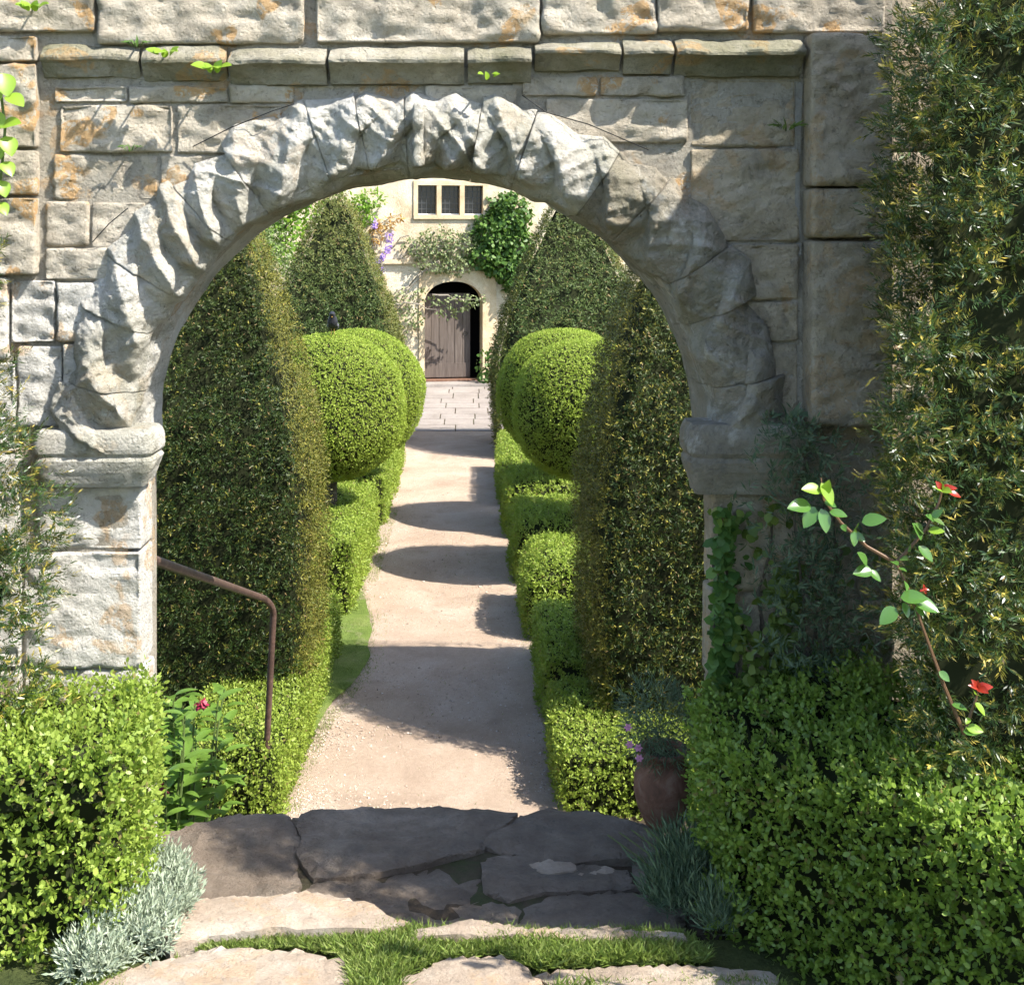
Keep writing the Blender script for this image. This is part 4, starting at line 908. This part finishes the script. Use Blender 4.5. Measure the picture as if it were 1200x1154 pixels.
tree('leafy_tree', 5.6, 21.0, 4.2, [(5.6, 21, 3.2, 1.1, 1, .9), (6.3, 21.2, 2.5, .9, .8, .8), (4.9, 21.0, 2.5, .9, .8, .8), (5.5, 21.1, 3.9, .8, .8, .6)], 'green tree before the shaded end of the house', 74, M['tree'], .12, .07, 2600)

# house and its climbers turned about the doorway so the front catches more sun
piv = Vector((-.35, HD, 0)); RZ = math.radians(10)
for o in [q for q in col.objects if q.parent is None and q.type == 'EMPTY' and q.name.split('.')[0] in ('house', 'ivy', 'climbing_rose', 'wisteria', 'door_shrub')]:
    o['turn'] = 1; l0 = o.location.copy(); o.location = piv + Matrix.Rotation(RZ, 3, 'Z') @ (l0 - piv); o.rotation_euler.z = RZ
    del o['turn']

# ivy and grey-green climbers on the right pier
t = thing('ivy', (.85, 3.36, 1.3), 'dull green ivy climbing the shaded pier behind the green box hedge', 'ivy')
st_ = []
for i, (a, b_, c, d) in enumerate([(860, 960, 850, 620), (890, 960, 905, 600), (925, 960, 940, 560), (960, 950, 985, 560), (1000, 940, 1010, 620), (850, 960, 835, 660)]):
    dd = 3.365 if c < 940 else 3.42; st_.append(tube_me(wander(px(a, b_, dd), px(c, d, dd), 9, .02, 30 + i), np.linspace(.009, .004, 9), 5))
link('stem', join_me(st_), M['bark'], t)
n_ = 2100; yy = 580 + 330 * r.random(n_) ** .62; xc = r.normal(0, 1, n_); xx = 925 + xc * np.interp(yy, [580, 700, 900], [45, 58, 62]); xx = np.clip(xx, 834, 1040)
dd = np.where(xx < 938, 3.36, 3.42) - np.abs(r.normal(0, .03, n_)) - np.interp(yy, [700, 900], [0, .05])
keep = fbm(np.stack([xx / 42, yy / 42, 0 * xx], 1), 1.0, 3, 4) > .05 - (yy - 560) / 1100; xx, yy, dd = xx[keep], yy[keep], dd[keep]
p = np.stack([(xx - CX) / F * dd, dd, ZC - (yy - CY) / F * dd], 1); n = unit(np.tile([0, -1, .1], (len(p), 1)) + r.normal(0, .2, p.shape))
leaf_cloud('foliage', p, n, r, .032, .026, M['ivydull'], t)
n_ = 330; yy = r.uniform(600, 820, n_); xx = 838 + np.abs(r.normal(0, 14, n_)); dd = 3.55 + r.normal(0, .08, n_); dd = np.where(xx > 834, 3.35, dd)
p = np.stack([(xx - CX) / F * dd, dd, ZC - (yy - CY) / F * dd], 1); leaf_cloud('foliage', p, unit(np.tile([-.3, -1, .1], (n_, 1))), r, .036, .03, M['ivy'], t)
t = thing('wall_shrub', (.98, 3.4, 1.3), 'grey-green narrow-leaved climber growing under the hanging pilaster block', 'shrub')
v_ = []
link('stem', join_me([tube_me(wander(px(960, 900, 3.3), px(940 + k * 14, 560, 3.3), 8, .03, 50 + k), np.linspace(.008, .003, 8), 5) for k in range(4)]), M['bark'], t)
n_ = 520; yy = 495 + 300 * r.random(n_) ** 1.0; xx = np.interp(yy, [495, 560, 700, 800], [925, 945, 960, 965]) + r.normal(0, 1, n_) * np.interp(yy, [495, 560, 800], [16, 34, 36])
dd = 3.28 - np.abs(r.normal(0, .04, n_)); p = np.stack([(xx - CX) / F * dd, dd, ZC - (yy - CY) / F * dd], 1)
V, tp = sprigs(p, np.tile([0, -1., .2], (n_, 1)), r, 8, .05, .03, .006, 1.0, True, .5, .7)
link('foliage', mesh_poly(V, 4, tp), M['greygreen'], t, 'stuff')

# leaves big enough to pick apart: each its own object
def leaf_shape(L, W, lobes=0, curl=.12):
    nu = 9; v = []; f = []
    for i in range(nu):
        t = i / (nu - 1); w_ = W / 2 * (math.sin(math.pi * t ** .8) ** .75 if 0 < t < 1 else .02)
        if lobes: w_ *= 1 + .35 * math.cos(t * lobes * 2 * math.pi) * (1 - t)
        zc = -curl * L * t * t
        v += [(L * t, -w_, zc + w_ * .28), (L * t, 0, zc), (L * t, w_, zc + w_ * .28)]
    for i in range(nu - 1):
        a = i * 3; f += [(a, a + 3, a + 4, a + 1), (a + 1, a + 4, a + 5, a + 2)]
    return mesh_py(v, f)
LM = {}
def put_leaf(parent, pos, d, nrm, L, kind, mat, name='leaf'):
    key = (kind, mat)
    if key not in LM:
        me = leaf_shape(*{'rose': (1, .62, 0, .1), 'ivy': (1, .85, 0, .15), 'peony': (1, .34, 0, .35), 'petal': (1, .6, 0, .3), 'blade': (1, .2, 0, .3)}[kind]); me.materials.append(M[mat])
        me.polygons.foreach_set('use_smooth', [True] * len(me.polygons)); LM[key] = me
    d = Vector(d).normalized(); nrm = Vector(nrm); nrm = (nrm - d * nrm.dot(d)).normalized(); s = nrm.cross(d)
    o = bpy.data.objects.new(name, LM[key]); col.objects.link(o); o.parent = parent
    m = Matrix((d, s, nrm)).transposed().to_4x4(); m = Matrix.Translation(pos) @ m @ Matrix.Scale(L, 4)
    o.matrix_parent_inverse = Matrix.Translation(-parent.location) if parent.type == 'EMPTY' else Matrix()
    o.matrix_basis = m; return o
def V3(*a): return Vector(a)
# rose sprays on the right
rr0 = np.random.default_rng(123)
t = thing('rose_spray', px(1075, 840, 2.36), 'rose shoot with glossy leaves and red young foliage before the yew', 'rose')
DR = 2.36
def rp_(x, y, k=0): return px(x, y, DR + k)
stems = [[(1130, 860), (1105, 800), (1085, 745), (1065, 690), (1050, 660)], [(1050, 660), (1015, 640), (985, 612), (965, 585), (962, 560)], [(1050, 660), (1068, 640), (1085, 620), (1100, 590), (1104, 575)], [(1130, 860), (1138, 835), (1146, 812)]]
link('stem', join_me([tube_me([rp_(*q) for q in s_], np.linspace(.0042, .0018, len(s_)), 6) for s_ in stems]), M['rosestem'], t)
for x, y, dx, dy, L, mat in [(962, 574, -1, .15, .05, 'lime'), (962, 566, .55, -1, .055, 'lime'), (964, 580, .3, .9, .04, 'lime'), (950, 592, -1, 0, .06, 'rose'), (955, 594, -.6, -.9, .055, 'rose'), (962, 596, .2, -1, .055, 'rose'), (972, 600, .9, -.1, .04, 'rose'), (1000, 622, 0, -1, .035, 'rose'), (1010, 612, 1, .3, .055, 'rose'),
                             (1022, 668, -1, -.05, .05, 'rose'), (1016, 662, -.5, .7, .045, 'rose'), (1018, 668, .7, -.6, .035, 'rose'), (1050, 712, -.9, -.7, .055, 'rose'), (1055, 700, 1, .1, .06, 'rose'), (1068, 702, 1, -.35, .065, 'rose'), (1058, 706, .3, -.9, .035, 'rose'), (1080, 632, -.5, .9, .05, 'rose'), (1088, 622, .9, .1, .035, 'lime'), (1092, 606, .6, .6, .03, 'rose'), (1095, 610, -.7, .5, .03, 'rose'), (1076, 640, .7, -.7, .045, 'rose')]:
    put_leaf(t, rp_(x, y, -.01), V3(dx, -.35, dy), V3(.25, -.75, .75), L * .86, 'rose', mat)
for cx_, cy_, s_ in [(1104, 574, .016), (1146, 806, .016)]:
    for k in range(7):
        a = k * 2.4; put_leaf(t, rp_(cx_, cy_, -.01), V3(math.cos(a), -.5, .7 + .6 * math.sin(a)), V3(-.3, -.6, .6), s_ * (1 + .35 * (k % 3)), 'petal', 'redleaf' if k % 2 or cy_ > 700 else 'lime', 'young_leaf')
put_leaf(t, rp_(1112, 578, -.01), V3(1, -.2, -.1), V3(.2, -.6, .7), .024, 'petal', 'redleaf', 'young_leaf')
for x, y in [(1083, 690)]:
    for k in range(4): put_leaf(t, rp_(x, y, -.01), V3(math.cos(k * 1.7), -.4, math.sin(k * 1.7)), V3(0, -.7, .7), .010, 'petal', 'redleaf', 'young_leaf')
for k in range(22):   # smaller leaves along the shoots
    s_ = stems[k % 4]; q = rr0.integers(0, len(s_) - 1); f_ = rr0.random(); x = s_[q][0] * (1 - f_) + s_[q + 1][0] * f_; y = s_[q][1] * (1 - f_) + s_[q + 1][1] * f_
    put_leaf(t, rp_(x, y, -.004), V3(rr0.normal(), -.5, rr0.normal(0, .7)), V3(rr0.normal(0, .4), -.7, .7), rr0.uniform(.016, .034), 'rose', ['rose', 'rose', 'ivy', 'lime'][k % 4])
# ivy leaves at the left edge
t = thing('ivy_shoot', px(2, 200, 3.3), 'fresh lime ivy shoot hanging on the wall above the pale-shooted yew', 'ivy')
link('stem', tube_me([px(-14, 60, 3.31), px(0, 100, 3.28), px(6, 150, 3.27), px(2, 200, 3.28), px(-4, 240, 3.29)], .004, 6), M['greenstem'], t)
for x, y, dx, dy, L in [(2, 86, .4, -1, .07), (8, 112, 1, -.5, .06), (-2, 100, -.5, -1, .07), (2, 148, .9, .2, .06), (6, 160, .5, -1, .06), (0, 172, -.4, -1, .05), (4, 190, .6, -.7, .05), (-6, 130, .2, -1, .06), (0, 212, .5, -1, .05), (-2, 238, .6, -.6, .045)]:
    put_leaf(t, px(x, y, 3.26), V3(dx, -.3, dy), V3(.35, -.7, .7), L, 'ivy', 'lime')
# small weeds in the joints of the wall
for (x, y, n_, L, kind, mat, lb) in [(250, 82, 6, .04, 'ivy', 'lime', 'small bright leafy weed just under the worn string course'), (193, 64, 6, .034, 'ivy', 'lime', 'pale green weed on top of the worn string course'),
                                 (160, 52, 12, .03, 'blade', 'ivy', 'dark tufted weed in the joint under the lichen-spotted block'), (152, 174, 10, .022, 'blade', 'ivy', 'tiny tufted weed in the joint between two lichen-orange wall stones'),
                                 (38, 10, 8, .035, 'ivy', 'lime', 'leafy weed on the topmost corner block near the ivy shoot'), (571, 90, 4, .022, 'ivy', 'lime', 'tiny lime sprout on the string course above the arch crown'), (921, 150, 16, .04, 'blade', 'ivydull', 'dull fern tuft in the mortar beside the tall shaded pilaster'), (922, 488, 12, .05, 'blade', 'greygreen', 'grey-green tuft sprouting from the joint above the shaded impost')]:
    t = thing('wall_weed', px(x, y, WF - .02), lb, 'weed', 'weeds in the wall joints'); yy_ = 3.29 if y < 100 else 3.35
    if x > 940 or y < 45: yy_ = 3.33
    link('stem', tube_me([px(x, y + 3, WF - .01), px(x, y, yy_)], .003, 5), M['greenstem'], t)
    for k in range(n_):
        a = k * 2.4 + x; put_leaf(t, px(x + 7 * math.cos(a), y + 4 * math.sin(a), yy_), V3(math.cos(a), -.5, .5 + .6 * math.sin(a)), V3(.2, -.6, .8), L * r.uniform(.7, 1.2), kind, mat)
# curved twig under the crown
tag(link('twig', tube_me([px(606, 212, 3.4), px(622, 207, 3.36), px(640, 210, 3.36), px(652, 222, 3.42)], [.002, .004, .005, .006], 6), M['bark']), 'dark curved twig hanging below the crown of the arch', 'twig')

# peony behind the left pier
t = thing('peony', (-1.35, 5.35, 0), 'leafy peony with dark red buds between pier and low hedge', 'plant'); rr = np.random.default_rng(33); mm = []
for k in range(34):
    x = rr.uniform(-1.48, -1.2); y = rr.uniform(5.1, 5.7); H = rr.uniform(.45, 1.04) * (1 - .45 * abs(x + 1.3)); top = V3(x + rr.normal(0, .05), y + rr.normal(0, .05), H)
    mm.append(tube_me(wander((-1.3 + (x + 1.3) * .4, y, -.02), top, 5, .01, k), [.007, .006, .006, .005, .004], 5))
    for q in range(11):
        a = q * 2.4 + k; zz = H * (.5 + .5 * q / 10); put_leaf(t, V3(top.x, top.y, zz), V3(math.cos(a), math.sin(a), .35 + .03 * q), V3(.1, -.1, 1), rr.uniform(.09, .15), 'peony', 'peony')
link('stem', join_me(mm), M['greenstem'], t)
for x, y in [(236, 824), (192, 922)]:
    p = px(x, y, 5.15); q, n = blob_points([(p.x, p.y, p.z, .015, .015, .018)], 40, rr); leaf_cloud('bud', q, n, rr, .02, .018, M['crimson'], t)

# terracotta pot with pinks
PX, PY = .585, 3.60
t = thing('terracotta_pot', (PX, PY, ZL), 'bulging old terracotta pot at the foot of the ivy-clad pier', 'pot')
pf = [(.0, .0), (.055, .0), (.06, .012), (.078, .05), (.09, .1), (.088, .14), (.076, .18), (.066, .2), (.078, .212), (.08, .225), (.07, .228), (.06, .215), (.055, .16), (.0, .15)]
v = []; nu = 32
for rad, z_ in pf:
    for k in range(nu): v.append((PX + rad * math.cos(2 * math.pi * k / nu), PY + rad * math.sin(2 * math.pi * k / nu), ZL + .004 + z_))
link('body', mesh_py(v, grid_faces(nu, len(pf))), M['terracotta'], t, smooth=True)
link('compost', mesh_py([(PX + .06 * math.cos(2 * math.pi * k / 16), PY + .06 * math.sin(2 * math.pi * k / 16), ZL + .2) for k in range(16)], [tuple(range(16))]), M['soil'], t)
t = thing('pinks_plant', (PX, PY, ZL + .2), 'grey tufted plant with pink flowers spilling over the terracotta pot', 'plant')
p, n = blob_points([(PX - .01, PY, ZL + .29, .1, .1, .1), (PX - .03, PY, ZL + .35, .09, .09, .08)], 380, rr); V, tp = sprigs(p, n, rr, 5, .04, .04, .004, .9, False, .5, .6)
link('foliage', mesh_poly(V, 4, tp), M['greygreen'], t, 'stuff')
for x, y in [(738, 872), (748, 876), (749, 888), (736, 852)]:
    c = px(x, y, 3.5)
    link('stem', tube_me([V3(PX - .02, PY, ZL + .28), c.lerp(V3(PX, PY, ZL + .34), .4) + V3(0, 0, .02), c], .0015, 4), M['greenstem'], t)
    for k in range(6): a = k * 1.05; put_leaf(t, c, V3(math.cos(a), -.25, math.sin(a)), V3(0, -1, .2), .013, 'petal', 'pink', 'petal')
# silvery plant at the left hedge foot, lavender at the right
t = thing('silver_plant', px(150, 1120, 2.85), 'silvery woolly-leaved plant spilling from under the lime-green hedge', 'plant'); t.location.z = 1.31
cs = []
for x, y, d, a in [(195, 1050, 3.05, .07), (175, 1085, 2.95, .09), (140, 1110, 2.85, .1), (200, 1080, 2.98, .05), (165, 1115, 2.85, .08), (190, 1025, 3.12, .035), (105, 1140, 2.75, .06)]:
    c = px(x, y, d); cs.append((c.x, c.y, max(c.z, 1.33), a, a, a * .9))
i = rr.choice(len(cs), 1500); d = unit(rr.normal(0, 1, (1500, 3))); d[:, 2] = np.abs(d[:, 2]) * .9; C = np.array(cs)[i]; p = C[:, :3] + d * C[:, 3:] * rr.uniform(.6, 1.05, (1500, 1))
V, tp = sprigs(p, unit(d + np.array([0, 0, .6])), rr, 8, .05, .024, .006, .8, False, .6, .5, tipp=(0, 0))
link('foliage', mesh_poly(V, 4, tp), M['silver'], t, 'stuff')
t = thing('lavender', px(785, 1075, 3.08), 'grey-green lavender tuft leaning over the shaded landing', 'plant'); t.location.z = 1.25
cs = []
for x, y, d, a in [(796, 1015, 3.12, .05), (788, 1045, 3.08, .055), (802, 1068, 3.02, .06), (780, 1068, 3.05, .04), (812, 1030, 3.06, .05), (842, 1090, 2.9, .05)]:
    c = px(x, y, d); cs.append((c.x, c.y, max(c.z, 1.27), a, a, a))
i = rr.choice(len(cs), 620); d = unit(rr.normal(0, 1, (620, 3))); d[:, 2] = np.abs(d[:, 2]); C = np.array(cs)[i]; p = C[:, :3] + d * C[:, 3:] * rr.uniform(.4, 1.0, (620, 1))
V, tp = sprigs(p, unit(d * .6 + np.array([-.1, 0, 1.])), rr, 8, .08, .04, .0042, .55, False, .6, .4)
link('foliage', mesh_poly(V, 4, tp), M['greygreen'], t, 'stuff')
link('flower_stem', join_me([tube_me([px(785, 1040, 3.08), px(750 + k * 9, 1005 - 6 * k, 3.08), px(712 + k * 14, 978 - 3 * k, 3.08)], .0012, 4) for k in range(4)]), M['greenstem'], t)

# grass between the stones and along the path
def grass(name, polys, z, n, H, seed, label, mat='grass'):
    rr = np.random.default_rng(seed); P = []
    for poly, share in polys:
        q = np.array(poly, float); lo, hi = q.min(0), q.max(0); k = 0; want = int(n * share)
        pts = lo + (hi - lo) * rr.random((want * 4, 2)); ins = np.zeros(len(pts), bool); j = len(q) - 1
        for i in range(len(q)):
            c = ((q[i, 1] > pts[:, 1]) != (q[j, 1] > pts[:, 1])) & (pts[:, 0] < (q[j, 0] - q[i, 0]) * (pts[:, 1] - q[i, 1]) / (q[j, 1] - q[i, 1] + 1e-12) + q[i, 0]); ins ^= c; j = i
        P.append(pts[ins][:want])
    P = np.concatenate(P); clump = fbm(np.stack([P[:, 0], P[:, 1], 0 * P[:, 0]], 1), 5, 3, seed); P = P[clump > -.45]; N = len(P)
    p = np.stack([P[:, 0], P[:, 1], np.full(N, z)], 1)
    d = unit(rr.normal(0, .5, (N, 3)) + np.array([0, -.1, 1.0])); s = unit(np.cross(d, rr.normal(0, 1, (N, 3)))); h = H * rr.uniform(.4, 1.3, N) * np.clip(1 + clump[clump > -.45], .5, 1.6)
    bend = rr.normal(0, 1, (N, 3)) * np.array([1, 1, .1]) * h[:, None] * .35; wd = (.0022 + H * .022) * rr.uniform(.7, 1.3, N)
    V = np.stack([p - s * wd[:, None] * .5, p + s * wd[:, None] * .5, p + d * h[:, None] * .6 + bend * .4 + s * wd[:, None] * .3, p + d * h[:, None] + bend], 1)
    tag(link(name, mesh_poly(V, 4), M[mat], None), label, 'grass', kind='stuff')
def gp(poly, z): return [tuple(pxz(x, y, z)[:2]) for x, y in poly]
grass('grass', [(gp([(215, 1112), (255, 1090), (330, 1082), (440, 1086), (500, 1090), (640, 1092), (800, 1090), (835, 1112), (830, 1126), (720, 1128), (630, 1134), (580, 1116), (520, 1122), (466, 1146), (412, 1154), (400, 1120), (352, 1108), (250, 1110), (205, 1120)], 1.33), .55),
                (gp([(640, 1160), (720, 1150), (900, 1146), (960, 1170), (900, 1230), (640, 1230)], 1.33), .2), (gp([(410, 1130), (470, 1130), (470, 1220), (410, 1220)], 1.33), .12), (gp([(100, 1120), (150, 1112), (140, 1180), (60, 1220)], 1.33), .13)], 1.325, 42000, .024, 5, 'short green turf growing between the pale flagstones')
grass('grass', [([(-1.0, 7.4), (-.86, 7.4), (-.7, 8.2), (-.72, 9.2), (-.85, 10.2), (-1.0, 10.4)], .25), ([(-1.0, 7.2), (-.9, 7.4), (-.8, 8.2), (-.82, 9.2), (-.9, 10.4), (-1.0, 10.8)], .3), ([(-.9, 7.8), (-.66, 8.1), (-.6, 8.8), (-.66, 9.6), (-.8, 10.4)], .03), ([(-1.0, 10.4), (-.82, 10.6), (-.8, 13.5), (-.97, 14)], .16), ([(.38, 8.4), (.56, 8.3), (.56, 13), (.46, 13)], .14), ([(-1.02, 6.3), (-.9, 6.3), (-.86, 7.4), (-1.02, 7.4)], .06), ([(-.7, 6.3), (.3, 6.3), (.3, 12), (-.7, 12)], .02)], .0, 24000, .016, 6, 'thin grass creeping in along the edges of the gravel path')

# bird on the ball
bc = Vector(((390 - CX) / F * 10.8, 10.8, 2.185)); t = thing('bird', (bc.x, bc.y, bc.z), 'small dark grey bird perched on top of the clipped ball', 'bird')
sp = [(0, .1, .012, .002), (0, .075, .02, .012), (0, .045, .035, .018), (0, .015, .06, .034), (0, -.01, .085, .04), (0, -.025, .11, .034), (0, -.03, .128, .022), (0, -.034, .142, .024), (0, -.042, .152, .02), (0, -.056, .153, .008), (0, -.07, .15, .002)]
v = []; nu = 12
for i, (a, b_, c, rad) in enumerate(sp):
    for k in range(nu): an = 2 * math.pi * k / nu; v.append((bc.x + 1.2 * rad * math.cos(an), bc.y + 1.2 * (b_ + .5 * rad * math.sin(an)), bc.z + 1.2 * (c + rad * .8 * math.sin(an))))
link('body', mesh_py(v, grid_faces(nu, len(sp)) + [tuple(range(nu)), tuple(range((len(sp) - 1) * nu, len(sp) * nu))[::-1]]), M['feather'], t, smooth=True)
for s_ in (-1, 1):
    link('wing', tube_me([bc + V3(s_ * .03, -.015, .1), bc + V3(s_ * .04, .01, .07), bc + V3(s_ * .03, .05, .035), bc + V3(s_ * .012, .09, .015)], [.008, .017, .012, .003], 8), M['feather2'], t, smooth=True)
    link('leg', tube_me([bc + V3(s_ * .012, 0, .05), bc + V3(s_ * .014, -.005, -.012)], .003, 5), M['beak'], t)
link('beak', tube_me([bc + V3(0, -.058, .153), bc + V3(0, -.078, .149)], [.006, .001], 6), M['beak'], t)
tot = sum(sum(len(p_.vertices) - 2 for p_ in m.polygons) if len(m.polygons) < 3000 else len(m.loops) - 2 * len(m.polygons) for m in bpy.data.meshes)
print('TRIS', tot)
